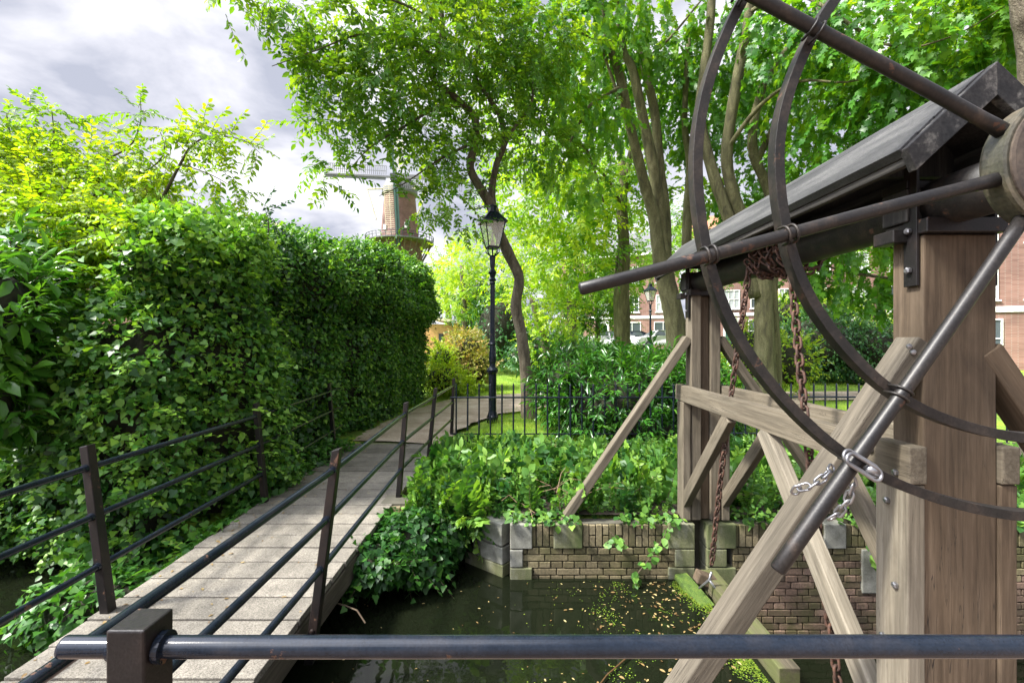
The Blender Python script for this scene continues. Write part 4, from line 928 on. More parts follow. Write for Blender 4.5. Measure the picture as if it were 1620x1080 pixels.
# ---------------------------------------------------------------- cars and a bicycle
def car(x, y, gz, paint, label, rz):
    o = empty('parked_car', (x, y, gz), label, 'car', 'cars parked along the street')
    L, W, H = 4.2, 1.75, 1.46
    side = [(-2.1, .35), (-2.08, .75), (-1.95, .92), (-1.1, 1.0), (-.55, 1.40), (.75, 1.44), (1.45, 1.12), (2.0, 1.02), (2.1, .7), (2.1, .35)]
    m = MB(); n = len(side); vs = []
    for yy, k in ((-W / 2, .0), (-W / 2 + .09, 1), (W / 2 - .09, 1), (W / 2, 0)):
        for px_, pz in side: vs.append((px_ * (.985 if k == 0 else 1), yy if pz < 1.05 or k else yy * .80, pz - (.03 if k == 0 else 0)))
    fs = [tuple(range(n))[::-1], tuple(range(3 * n, 4 * n))]
    for a in range(3):
        for i in range(n): fs.append((a * n + i, a * n + (i + 1) % n, (a + 1) * n + (i + 1) % n, (a + 1) * n + i))
    m.add(vs, fs); b = m.build('body', paint, o, absolute=False, bevel=.03)
    m = MB()
    for s in (-1, 1):
        for a, c in (((-.95, 1.03), (-.05, 1.36)), ((.02, 1.03), (.95, 1.36))):
            yy = s * (W / 2 * .90 + .01)
            m.add([(a[0], yy * 1.05, a[1]), (c[0], yy * 1.05, a[1]), (c[0] - (.05 if a[0] < 0 else .28), yy * .93, c[1]), (a[0] + (.42 if a[0] < 0 else .03), yy * .93, c[1])], [(0, 1, 2, 3) if s < 0 else (3, 2, 1, 0)])
    m.add([(-1.16, -.66, 1.03), (-1.16, .66, 1.03), (-.66, .58, 1.37), (-.66, -.58, 1.37)], [(0, 1, 2, 3)]); m.add([(1.46, -.66, 1.16), (1.46, .66, 1.16), (.86, .58, 1.42), (.86, -.58, 1.42)], [(3, 2, 1, 0)])
    m.build('windows', M['window'], o, absolute=False)
    for sx in (-1.3, 1.3):
        for sy in (-1, 1):
            m = MB(); m.lathe([(.31, -.1), (.33, -.08), (.33, .08), (.31, .1)], (sx, sy * .80, .33), 18, axis=Matrix.Rotation(R(90), 3, 'X')); wv = m.build('wheel', M['dark'], o, absolute=False)
            m = MB(); m.lathe([(.2, -.112), (.2, .112)], (sx, sy * .80, .33), 12, axis=Matrix.Rotation(R(90), 3, 'X')); m.build('rim', M['steel'], wv, absolute=False)
    for sy in (-.6, .6):
        m = MB(); m.box((-2.08, sy, .74), (.06, .3, .14)); m.build('headlight', M['white'], o, absolute=False)
    o.rotation_euler = (0, 0, rz); return o
SZ = ground_z(0, 60) + .065
wp = noise_mat('white_car_paint', [(.62, .63, .64), (.72, .73, .74)], rough=.2, bump=0); dp = noise_mat('dark_blue_car_paint', [(.03, .045, .06), (.05, .07, .09)], rough=.2, bump=0)
car(11.3, 34.3, SZ, wp, 'white parked car under the distant lamp, left of the thick forked trunk', .05)
car(7.6, 36.3, SZ, wp, 'white parked car farther left, half hidden by the laurel bush', -.02)
car(9.6, 37.2, SZ, dp, 'dark blue parked car between the two white cars', .02)
def bicycle():
    x, y = 15.9, 15.2; gz = G; o = empty('bicycle', (x, y, gz), 'black bicycle parked on the grass before the brick house at the right edge', 'bicycle')
    y_ = Vector((0, 0, 0))
    for wx in (-.52, .52):
        m = MB(); m.tube([(wx + .34 * math.cos(a), 0, .35 + .34 * math.sin(a)) for a in np.linspace(0, 2 * math.pi, 25)[:-1]], .016, 6, closed=True)
        w = m.build('wheel', M['dark'], o, absolute=False); m = MB()
        for a in np.linspace(0, math.pi, 9)[:-1]: m.tube([(wx - .33 * math.cos(a), 0, .35 - .33 * math.sin(a)), (wx + .33 * math.cos(a), 0, .35 + .33 * math.sin(a))], .0022, 4)
        m.build('spokes', M['steel'], w, absolute=False)
    m = MB(); A, B, C_, D = (-.52, 0, .35), (-.08, 0, .32), (-.2, 0, .82), (.36, 0, .84)
    for a, b in ((A, B), (A, C_), (B, C_), (B, D), (C_, D), (D, (.52, 0, .35)), (D, (.33, 0, 1.0)), (C_, (-.22, 0, .92))): m.tube([a, b], .016, 6)
    m.build('bicycle_frame', M['black'], o, absolute=False)
    m = MB(); m.tube([(.15, -.26, 1.02), (.33, -.12, 1.03), (.33, .12, 1.03), (.15, .26, 1.02)], .014, 6); m.build('handlebar', M['steel'], o, absolute=False)
    m = MB(); m.box((-.22, 0, .95), (.26, .14, .05)); m.build('saddle', M['dark'], o, absolute=False, bevel=.02)
    o.rotation_euler = (0, 0, .5)
bicycle()
# ================================================================ IVY HEDGE
def vnoise(p, s, k=3):
    r = np.zeros(len(p))
    for i in range(k):
        f = s * 2 ** i; r += (np.sin(p[:, 0] * f * 1.7 + i * 2.1) * np.cos(p[:, 1] * f * 1.3 + 1.7 * i) + np.sin(p[:, 2] * f * 1.9 + p[:, 0] * f * .6 + i)) / 2 ** i
    return r / 2.4
def outline(pts, n):
    pts = np.array(pts, float); d = np.r_[0, np.cumsum(np.linalg.norm(np.diff(pts[:, :2], axis=0), axis=1))]
    s = np.linspace(0, d[-1], n); return np.stack([np.interp(s, d, pts[:, k]) for k in range(pts.shape[1])], 1)
def hedge_surface(ctrl, nu, nv, topw=2.2, amp=.16):
    """ctrl rows: x, y, base z, top z, base inset. returns grid positions and normals (nu,nv,3)"""
    o = outline(ctrl, nu); 
    o[:, 3] += .09 * np.sin(np.arange(nu) * .31 + ctrl[0][0]) + .06 * np.sin(np.arange(nu) * .83); o[:, :2] += .025 * np.sin(np.arange(nu)[:, None] * .52 + np.array([0, 2]))
    for _ in range(3):
        oo = o.copy(); oo[1:-1] = (o[:-2] + o[1:-1] * 2 + o[2:]) / 4; o = oo
    tg = np.gradient(o[:, :2], axis=0); tg /= np.linalg.norm(tg, axis=1, keepdims=True); nrm = np.stack([tg[:, 1], -tg[:, 0]], 1)
    v = np.linspace(0, 1, nv); Pn = np.zeros((nu, nv, 3))
    for j, t in enumerate(v):
        if t < .68:
            a = t / .68; h = a; inset = o[:, 4] * (1 - a) ** 1.6 + .02 + .55 * max(0, a - .72) ** 1.6 * 3; z = o[:, 2] + (o[:, 3] - .28 - o[:, 2]) * h
        else:
            b = (t - .68) / .32; z = o[:, 3] - .28 + .28 * math.sin(min(b * 2.2, 1) * math.pi / 2); inset = .02 + .55 * .28 ** 1.6 * 3 + b ** 1.4 * topw
        Pn[:, j, 0] = o[:, 0] - nrm[:, 0] * inset; Pn[:, j, 1] = o[:, 1] - nrm[:, 1] * inset; Pn[:, j, 2] = z
    du = np.gradient(Pn, axis=0); dv = np.gradient(Pn, axis=1); N_ = np.cross(du, dv); N_ /= np.maximum(np.linalg.norm(N_, axis=2, keepdims=True), 1e-6)
    if (N_[:, nv // 3, :2] * nrm).sum() < 0: N_ = -N_
    f = Pn.reshape(-1, 3); dsp = (vnoise(f, 1.1) * amp * 1.5 + vnoise(f + 5, 3.1) * amp * .8).reshape(nu, nv, 1)
    return Pn + N_ * dsp, N_
def hedge(name, label, ctrl, mats, n_leaf, size, topw=2.2, kind='ivy', nsprig=900, amp=.16, cat='hedge', tint=.42):
    S, N_ = hedge_surface(ctrl, 90, 60, topw, amp); c = S.mean((0, 1)); o = empty(name, (float(c[0]), float(c[1]), float(S[:, :, 2].min())), label, cat)
    core = S - N_ * .17; nu, nv = S.shape[:2]; mb = MB(); mb.add([tuple(p) for p in core.reshape(-1, 3)], [(i * nv + j, (i + 1) * nv + j, (i + 1) * nv + j + 1, i * nv + j + 1) for i in range(nu - 1) for j in range(int(nv * (.60 if S[:, :, 0].min() < -6 else .80)))], t=.5)
    mb.build('inner_stems', M['soilcore'], o, smooth=True)
    # area-weighted picks
    a = np.linalg.norm(np.cross(S[1:, :-1] - S[:-1, :-1], S[:-1, 1:] - S[:-1, :-1]), axis=2).ravel(); pr = a / a.sum()
    def pick(n):
        idx = rng.choice(len(a), n, p=pr); i, j = np.divmod(idx, nv - 1); u = rng.random((n, 1)); w = rng.random((n, 1))
        p = S[i, j] * (1 - u) * (1 - w) + S[i + 1, j] * u * (1 - w) + S[i, j + 1] * (1 - u) * w + S[i + 1, j + 1] * u * w
        return p, N_[i, j]
    p, nn = pick(n_leaf)
    gap = vnoise(p + 3, 4.2, 2); keep = gap + rng.normal(size=n_leaf) * .3 > -.62; p = p[keep]; nn = nn[keep]; n = len(p)
    p = p + nn * (rng.normal(size=(n, 1)) * .06 - .01 + .07 * vnoise(p, 5.5, 2)[:, None])
    nr = nn * .65 + unit(n) * .62 + np.array([0, 0, .6]); tip = unit(n) * .8 + np.array([0, 0, -.7]) + nn * .35
    tt = np.clip(tint + .22 * np.clip((p[:, 2] - (S[:, :, 2].max() - .9)) / .9, 0, 1) + vnoise(p, 1.6, 2) * .16 + rng.normal(size=n) * .24 , .02, .98)  # tint lightens with height, painting sunlight onto the hedge top
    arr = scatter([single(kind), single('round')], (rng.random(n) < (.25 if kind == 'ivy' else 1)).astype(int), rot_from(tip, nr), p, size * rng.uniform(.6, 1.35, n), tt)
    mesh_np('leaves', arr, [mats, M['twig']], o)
    p, nn = pick(nsprig); n = len(p)
    tip = nn * .8 + unit(n) * .6 + np.array([0, 0, .15]); nr = nn * .5 + unit(n) * .3 + np.array([0, 0, 1.]); pk = p + nn * np.clip(rng.normal(size=(n, 1)) * .08, -.05, .25)
    topm = np.clip((p[:, 2] - (S[:, :, 2].max() - .45)) / .3, 0, 1)[:, None] * (rng.random((n, 1)) < .4); tip = tip + np.array([0, 0, 1.4]) * topm; pk = pk + np.array([0, 0, .12]) * topm * rng.random((n, 1))
    T_ = SP_IVY if kind == 'ivy' else SP_ELDER
    arr = scatter(T_, rng.integers(0, len(T_), n), rot_from(tip, nr), pk - nn * .08, rng.uniform(.55, 1.05, n) * size / .072, np.clip(tint + .20 + .2 * np.clip((p[:, 2] - (S[:, :, 2].max() - .9)) / .9, 0, 1) + rng.normal(size=n) * .16, 0, 1))  # shoots carry the same painted sunlight towards the top
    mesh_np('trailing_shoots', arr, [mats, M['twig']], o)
    return o
# near mound over the water and beside the deck; far hedge along the path
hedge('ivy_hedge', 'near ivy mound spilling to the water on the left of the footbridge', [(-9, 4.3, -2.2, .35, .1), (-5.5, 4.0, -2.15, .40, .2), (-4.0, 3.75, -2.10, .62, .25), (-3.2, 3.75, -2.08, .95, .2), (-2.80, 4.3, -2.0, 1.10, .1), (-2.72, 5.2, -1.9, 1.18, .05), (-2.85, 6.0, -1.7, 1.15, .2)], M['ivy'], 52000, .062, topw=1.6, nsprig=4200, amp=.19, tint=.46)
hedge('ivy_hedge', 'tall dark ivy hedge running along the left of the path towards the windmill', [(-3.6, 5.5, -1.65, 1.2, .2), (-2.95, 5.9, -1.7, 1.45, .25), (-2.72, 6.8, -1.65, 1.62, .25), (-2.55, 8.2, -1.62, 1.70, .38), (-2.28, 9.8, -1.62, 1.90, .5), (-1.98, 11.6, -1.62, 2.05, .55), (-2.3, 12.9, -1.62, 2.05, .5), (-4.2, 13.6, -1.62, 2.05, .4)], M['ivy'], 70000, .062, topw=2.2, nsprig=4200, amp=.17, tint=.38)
# ivy hanging off the right bank under the bridge and trailing over the deck edge
def mound(name, label, lobes, mat, n, size, kind, cat, tint=.5, drip=.0, spr=None, nspr=0, sprs=(.6, 1.1)):
    lb0 = lobes[0]; o = empty(name, lb0[0], label, cat); ps = []; ns = []
    w = np.array([l[1] * l[2] + l[2] * l[3] + l[1] * l[3] for l in lobes]); w = w / w.sum()
    mb = MB()
    for l, ww in zip(lobes, w):
        k = int(n * ww); u = unit(k); c = np.array(l[0]); rr = np.array(l[1:4]); ps.append(c + u * rr * (1 + .12 * rng.normal(size=(k, 1)))); q = u / rr; ns.append(q / np.linalg.norm(q, axis=1, keepdims=True))
        vs = []; fs = []
        for i in range(9):
            for j in range(14):
                th = math.pi * i / 8; ph = 2 * math.pi * j / 14; k2 = .76 + .06 * math.sin(5 * ph + i); vs.append(tuple(c + rr * k2 * np.array([math.sin(th) * math.cos(ph), math.sin(th) * math.sin(ph), math.cos(th)])))
        for i in range(8):
            for j in range(14): fs.append((i * 14 + j, i * 14 + (j + 1) % 14, (i + 1) * 14 + (j + 1) % 14, (i + 1) * 14 + j))
        mb.add(vs, fs)
    mb.build('inner_stems', M['soilcore'], o, smooth=True)
    p = np.concatenate(ps); nn = np.concatenate(ns); k = len(p)
    nr = nn * .7 + unit(k) * .45 + np.array([0, 0, .5]); tip = unit(k) * .6 + np.array([0, 0, -.6]) + nn * .4
    mesh_np('leaves', scatter([single(kind)], np.zeros(k, int), rot_from(tip, nr), p, size * rng.uniform(.6, 1.35, k), np.clip(tint + vnoise(p, 2.2, 2) * .12 + rng.normal(size=k) * .15, .02, .98)), [mat, M['twig']], o)
    if spr:
        idx = rng.integers(0, k, nspr); tip = nn[idx] * .8 + unit(nspr) * .5 + np.array([0, 0, .25]); nr = unit(nspr) * .4 + np.array([0, 0, 1.])
        mesh_np('leafy_shoots', scatter(spr, rng.integers(0, len(spr), nspr), rot_from(tip, nr), p[idx] - nn[idx] * .1, rng.uniform(*sprs, nspr), np.clip(tint + .12 + rng.normal(size=nspr) * .13, 0, 1)), [mat, M['twig']], o)
    return o
mound('hanging_ivy', 'dark ivy curtain hanging from the bank beside the footbridge down to the water', [(P(655, 860, 4.0), .28, .30, .28), (P(590, 890, 3.7), .26, .25, .16), (P(708, 838, 4.3), .20, .28, .24), (P(625, 865, 4.1), .28, .3, .25), (P(560, 900, 3.9), .22, .3, .15), (P(660, 885, 3.9), .28, .2, .18)], M['ivy'], 6200, .058, 'ivy', 'ivy', .22, spr=SP_IVY, nspr=120)  # low leaf tint paints in the shade under the bridge
mound('trailing_ivy', 'bright ivy creeping over the left edge of the footbridge deck', [(Vector((-2.60, 5.1, G - .05)), .17, .75, .16), (Vector((-2.62, 6.3, G - .0)), .22, .6, .20), (Vector((-2.60, 4.1, G - .22)), .12, .6, .2), (Vector((-3.05, 3.35, G - .32)), .42, .35, .20)], M['ivylow'], 4500, .058, 'ivy', 'ivy', .5, spr=SP_IVY, nspr=160)
# ================================================================ BUSHES
mound('laurel_bush', 'dense glossy laurel bush behind the fence, left of the lifting frame', [(P(960, 640, 7.7), .95, .7, .75), (P(1030, 622, 8.0), .8, .7, .70), (P(905, 610, 8.0), .62, .6, .6), (P(1010, 690, 7.4), .8, .4, .5), (P(1100, 640, 7.9), .8, .7, .7), (P(960, 592, 8.3), .75, .6, .45), (P(1060, 608, 8.6), .6, .6, .5)], M['laurel'], 8500, .14, 'lance', 'bush', .45, spr=SP_LAUREL, nspr=1500)
mound('yellow_green_shrub', 'sunlit yellow-green shrub at the foot of the four-stemmed tree', [(P(1180, 560, 12.6), .55, .6, .8), (P(1255, 575, 12.8), .55, .6, .75), (P(1130, 600, 12.4), .5, .5, .5)], M['lime'], 1500, .09, 'oval', 'shrub', .6, spr=SP_ELDER, nspr=260)
mound('clipped_round_bush', 'large rounded dark green bush on the lawn seen through the wheel', [(P(1300, 545, 17.5), 1.5, 1.3, 1.35), (P(1375, 555, 17.0), 1.3, 1.2, 1.15), (P(1250, 560, 18), 1.0, 1.0, 1.2)], M['darkleaf'], 7000, .13, 'oval', 'bush', .55, spr=SP_ELDER, nspr=900)
mound('golden_hedge_shrub', 'bright yellow-topped shrub behind the rounded bush, beside the near post', [(P(1395, 545, 19.5), 1.6, .8, 1.2), (P(1300, 495, 20.5), 1.9, .8, .9), (P(1240, 500, 20.5), 1.0, .8, .9)], M['lime'], 3800, .13, 'oval', 'shrub', .6, spr=SP_ELDER, nspr=700)
mound('pink_tinged_shrub', 'rounded shrub with pink-tinged yellow leaves beside the path and the lamp', [(P(735, 560, 15.5), .75, .8, .75), (P(710, 580, 15.0), .7, .7, .65), (P(755, 580, 15.2), .5, .6, .55)], M['russet'], 3600, .11, 'oval', 'shrub', .5, spr=SP_ELDER, nspr=350)
mound('low_golden_plants', 'low sunlit yellow-green plants along the path at the end of the ivy hedge', [(P(702, 600, 13.2), .60, .6, .42), (P(725, 612, 13.8), .5, .6, .25), (P(700, 570, 14), .35, .5, .45)], M['lime'], 3500, .08, 'oval', 'plants', .7, spr=SP_ELDER, nspr=300)
mound('dark_evergreen_shrub', 'dark green shrub mass behind the lamp and the leaning trunk', [(P(790, 520, 21), 1.3, 1.0, 1.6), (P(760, 500, 24), 1.3, 1.0, 1.8), (P(840, 560, 19), 1.0, 1, .6)], M['darkleaf'], 3600, .16, 'oval', 'shrub', .5, spr=SP_FAR, nspr=220)
mound('roadside_shrub', 'mid-green shrub between the sunlit tree and the slim trunk, before the parked cars', [(P(880, 560, 21), 1.5, .9, 1.2), (P(935, 565, 23), 1.2, .8, .8), (P(990, 562, 24), .9, .8, .62)], M['elm'], 4500, .13, 'oval', 'shrub', .45, spr=SP_ELDER, nspr=600)
mound('broad_leaved_bush', 'broad-leaved glossy bush with big drooping leaves at the left edge', [(P(-20, 500, 3.6), .32, .4, .5), (P(-30, 620, 3.5), .25, .3, .4), (P(30, 420, 4.2), .3, .35, .3)], M['laurel'], 1000, .15, 'oval', 'bush', .62, spr=SP_LAUREL, nspr=200)
# ================================================================ TREES
def tree(name, label, chains, lobes, bark, leafm, temps, dens, scale=1., droop=.35, tint=.5, group=None, cat='tree', n=9, **k):
    b = chains[0][0]; base = P(*b[:3]) if len(b) == 4 else Vector(b[0]); o = empty(name, base, label, cat, group)
    limbs('trunk', o, chains, M[bark], n)
    if lobes: crown('crown', o, lobes, M[leafm], temps, dens, scale, droop, tint, **k)
    return o
LB = lambda px, py, d, rx, ry=None, rz=None, t=None: ((P(px, py, d), rx, ry or rx, rz or rx * .75) + ((t,) if t is not None else ()))
# A: the leaning elm-like tree beside the lamp
tree('leaning_tree', 'leaning tree with a crooked trunk behind the lamp, its light crown over the windmill',
     [[(838, 664, 9.6, .20), (836, 645, 9.6, .165), (833, 600, 9.6, .135), (825, 530, 9.6, .118), (816, 485, 9.6, .115), (821, 440, 9.55, .11), (806, 405, 9.5, .115), (788, 365, 9.4, .115), (779, 330, 9.3, .12), (762, 301, 9.2, .09), (744, 266, 9.1, .08), (751, 225, 9.0, .075), (752, 190, 8.9, .07), (733, 166, 8.8, .065), (705, 142, 8.6, .06), (686, 126, 8.5, .055), (692, 94, 8.4, .05), (700, 40, 8.2, .045), (690, -60, 8, .03)],
      [(779, 332, 9.3, .10), (778, 300, 9.3, .075), (786, 258, 9.2, .065), (797, 230, 9.1, .06), (793, 189, 9.1, .055), (776, 158, 9.0, .045), (752, 120, 8.9, .035), (760, 60, 8.8, .03)],
      [(797, 232, 9.1, .05), (812, 205, 9.1, .035), (840, 165, 9, .028), (843, 130, 9, .02)],
      [(733, 166, 8.8, .04), (690, 172, 8.5, .03), (640, 200, 8.2, .02), (590, 230, 7.9, .012), (560, 260, 7.7, .006)],
      [(692, 94, 8.4, .035), (640, 60, 8, .025), (570, 55, 7.6, .018), (500, 80, 7.2, .010), (430, 105, 6.9, .005)],
      [(700, 40, 8.2, .03), (620, 0, 7.8, .02), (520, -10, 7.2, .012), (420, -8, 6.8, .007), (340, 0, 6.6, .004)],
      [(751, 225, 9, .035), (700, 250, 8.6, .02), (640, 290, 8.4, .012), (600, 310, 8.3, .005)]],
     [LB(700, 60, 8.2, 1.1), LB(620, 40, 7.8, .95), LB(560, 60, 7.5, .7), LB(500, 20, 7.2, .65), LB(430, -5, 6.9, .42), LB(360, 2, 6.7, .30, .3, .10), LB(640, 130, 8, .85), LB(560, 140, 7.7, .65), LB(505, 120, 7.4, .42), LB(445, 100, 7.1, .34, .25, .13), LB(600, 185, 8, .6), LB(540, 195, 7.7, .42), LB(497, 195, 7.5, .28, .3, .22),
      LB(700, 200, 8.4, .8), LB(675, 245, 8.4, .5), LB(530, 270, 7.8, .36, .3, .22), LB(510, 290, 7.8, .14, .2, .10), LB(700, 310, 8.6, .5), LB(660, 330, 8.5, .28, .3, .20), LB(735, 345, 9.0, .3, .3, .25), LB(770, 80, 8.8, .9), LB(820, 130, 9, .8), LB(790, 200, 9.3, .7), LB(850, 60, 8.8, .8), LB(740, -30, 8.3, .9), LB(850, 230, 9.6, .7), LB(740, 270, 9.2, .45)],
     'bark', 'elm', SP_ELM, 78, .88, .10, .56)
# B: multi-stemmed maple in the middle
tree('multi_stem_maple', 'tall maple with several stems rising from one thick trunk, in the middle of the picture',
     [[(1072, 580, 12, .34), (1071, 530, 12, .27), (1062, 480, 12, .26), (1050, 430, 12, .25), (1042, 395, 11.9, .17), (1034, 340, 11.8, .15), (1022, 300, 11.7, .14), (999, 208, 11.4, .12), (980, 119, 11.1, .11), (958, 50, 10.8, .09), (945, -60, 10.4, .07)],
      [(1050, 430, 12, .22), (1047, 360, 12, .17), (1036, 278, 11.9, .15), (1020, 200, 11.8, .13), (1001, 111, 11.6, .11), (985, 75, 11.5, .09), (975, -40, 11.2, .07)],
      [(1052, 425, 12.1, .19), (1052, 340, 12.2, .15), (1043, 264, 12.2, .14), (1036, 180, 12.1, .12), (1019, 97, 12, .11), (1013, 0, 12, .09), (1010, -80, 12, .06)],
      [(978, 140, 11.1, .05), (935, 165, 10.8, .035), (912, 205, 10.5, .03), (900, 230, 10.4, .022), (885, 270, 10.2, .014), (870, 310, 10, .008)],
      [(1000, 215, 11.4, .05), (960, 100, 11, .035), (948, 70, 10.8, .03), (905, 45, 10.3, .016)],
      [(955, 320, 11.2, .02), (930, 240, 10.8, .03), (905, 225, 10.6, .025), (870, 200, 10.3, .018), (835, 182, 10, .010)],
      [(1019, 97, 12, .05), (1060, 60, 11.5, .03), (1110, 0, 11, .02)]],
     [LB(900, 60, 10.3, 1.3), LB(960, 0, 10.6, 1.3), LB(1040, 40, 11.5, 1.4), LB(880, 160, 10.3, 1.0, t=.6), LB(940, 190, 10.8, .9), LB(870, 260, 10.2, .6, t=.7), LB(920, 290, 10.6, .6, t=.65), LB(1090, 110, 12.8, 1.2), LB(1070, 210, 13.2, 1.0), LB(830, 60, 9.9, 1.1), LB(1110, 300, 13.5, .8), LB(940, 110, 13, 1.5, t=.35), LB(1000, 160, 14, 1.5, t=.35)],
     'barkmoss', 'maple', SP_MAPLE, 44, .85, .5, .5)
# C: slim tree behind
tree('slim_tree', 'slim straight tree with a forked top between the leaning tree and the big maple',
     [[(986, 575, 17, .30), (986, 510, 17, .26), (985, 450, 17, .25), (988, 400, 17, .22), (984, 330, 17, .21), (986, 285, 17, .15), (980, 240, 17, .11), (965, 190, 16.5, .08)],
      [(985, 320, 17, .15), (992, 270, 17, .12), (1000, 220, 17, .10), (990, 150, 17, .07)],
      [(984, 330, 17, .08), (965, 290, 16, .06), (940, 262, 15.5, .04), (905, 240, 15, .025)],
      [(980, 580, 17.3, .14), (976, 500, 17.3, .13), (979, 400, 17.3, .10), (993, 360, 17.3, .07)]],
     [LB(900, 330, 15.5, 1.6, t=.7), LB(950, 300, 17, 1.5), LB(850, 290, 15, 1.5, t=.55), LB(930, 400, 16.5, 1.2), LB(1000, 300, 18, 1.2), LB(870, 400, 16, 1.3, t=.6), LB(950, 230, 17, 1.7), LB(830, 210, 15, 1.5)],
     'barkmoss', 'lime', SP_FAR, 24, 1.0, .12, .42)
# D: four-stemmed tree behind the wheel
tree('four_stemmed_tree', 'tall tree with mossy stems fanning out behind the iron wheel hoops',
     [[(1212, 636, 11, .30), (1210, 590, 11, .24), (1208, 500, 11, .21), (1205, 440, 11, .20), (1180, 360, 11, .15), (1158, 300, 10.9, .14), (1150, 236, 10.8, .13), (1169, 111, 10.5, .12), (1185, 20, 10.2, .10), (1190, -80, 10, .08)],
      [(1196, 470, 11, .15), (1165, 380, 11, .14), (1130, 280, 11, .13), (1108, 190, 11, .12), (1113, 120, 10.9, .11), (1124, 30, 10.8, .10), (1128, -70, 10.6, .08)],
      [(1222, 640, 11.2, .20), (1224, 560, 11.2, .17), (1219, 460, 11.2, .15), (1230, 380, 11.2, .13), (1215, 300, 11.1, .12), (1190, 230, 11, .11), (1210, 130, 10.8, .09), (1270, 50, 10.4, .07), (1320, -20, 10, .05)],
      [(1200, 250, 11, .08), (1240, 170, 10.6, .06), (1275, 120, 10.2, .05), (1330, 90, 9.8, .03)],
      [(1085, 420, 12.5, .13), (1088, 330, 12.5, .12), (1091, 260, 12.5, .10), (1083, 190, 12.4, .08), (1090, 60, 12, .06)],
      [(1150, 236, 10.8, .06), (1200, 170, 10, .045), (1260, 130, 9.2, .03), (1340, 130, 8.6, .018), (1420, 110, 8, .010)],
      [(1185, 20, 10.2, .05), (1260, -10, 9.2, .04), (1400, 70, 8, .022), (1500, 60, 7.4, .012), (1590, 10, 7, .007)]],
     [LB(1180, 60, 11.5, 1.5, t=.35), LB(1150, 180, 12.5, 1.4, t=.35), LB(1260, 60, 9.6, 1.2), LB(1340, 40, 8.8, 1.2), LB(1430, 60, 8.0, 1.1), LB(1520, 40, 7.6, 1.0, t=.6), LB(1600, 70, 7.6, .9, t=.65), LB(1390, 150, 8.6, .9), LB(1470, 150, 8.2, .7), LB(1290, 180, 10, 1.0), LB(1230, 260, 11.5, .9), LB(1320, 240, 9.8, .75), LB(1240, 340, 12, .8), LB(1640, -20, 7.4, 1.1), LB(1180, 320, 13.5, 1.0, t=.3), LB(1420, 200, 9, .7), LB(1600, 170, 8.4, .7), LB(1540, 120, 8.8, .8), LB(1170, 120, 14, 1.8, t=.3), LB(1290, 140, 13, 1.6, t=.35), LB(1400, 60, 12, 1.7, t=.4), LB(1520, 60, 11.5, 1.5, t=.5)],
     'barkmoss', 'maple', SP_MAPLE, 56, .78, .5, .48)
# maple boughs seen through the wheel, under the shaft
tree('young_maple', 'young maple whose leafy boughs hang behind the shaft and wheel on the right',
     [[(1450, 640, 12.5, .16), (1452, 560, 12.5, .14), (1448, 480, 12.5, .12), (1430, 420, 12.4, .09), (1400, 380, 12.2, .07), (1350, 340, 12, .05), (1300, 330, 11.8, .03)],
      [(1440, 450, 12.4, .07), (1400, 440, 12.2, .045), (1340, 430, 11.9, .03), (1290, 415, 11.7, .015)],
      [(1440, 450, 12.4, .07), (1455, 380, 12.4, .06), (1480, 300, 12.4, .04)]],
     [LB(1300, 400, 11.8, .85), LB(1360, 390, 12, .85), LB(1410, 430, 12.2, .75), LB(1340, 450, 11.9, .65, .6, .35), LB(1390, 470, 12.1, .5, .5, .35), LB(1300, 340, 11.8, .7), LB(1420, 370, 12.2, .7), LB(1480, 330, 12.4, .9), LB(1270, 440, 12.2, .5, .5, .4)],
     'bark', 'maple', SP_MAPLE, 40, .95, .6, .5)
tree('roadside_tree', 'grey trunk cutting the upper right corner of the view', [[(1660, 640, 6.8, .20), (1655, 420, 6.8, .18), (1640, 200, 6.7, .16), (1632, 80, 6.6, .155), (1622, 20, 6.5, .15), (1612, -60, 6.4, .14), (1590, -200, 6.2, .12)]], [LB(1720, -260, 6.4, 1.2)], 'bark', 'maple', SP_MAPLE, 26, 1., .5, .5)
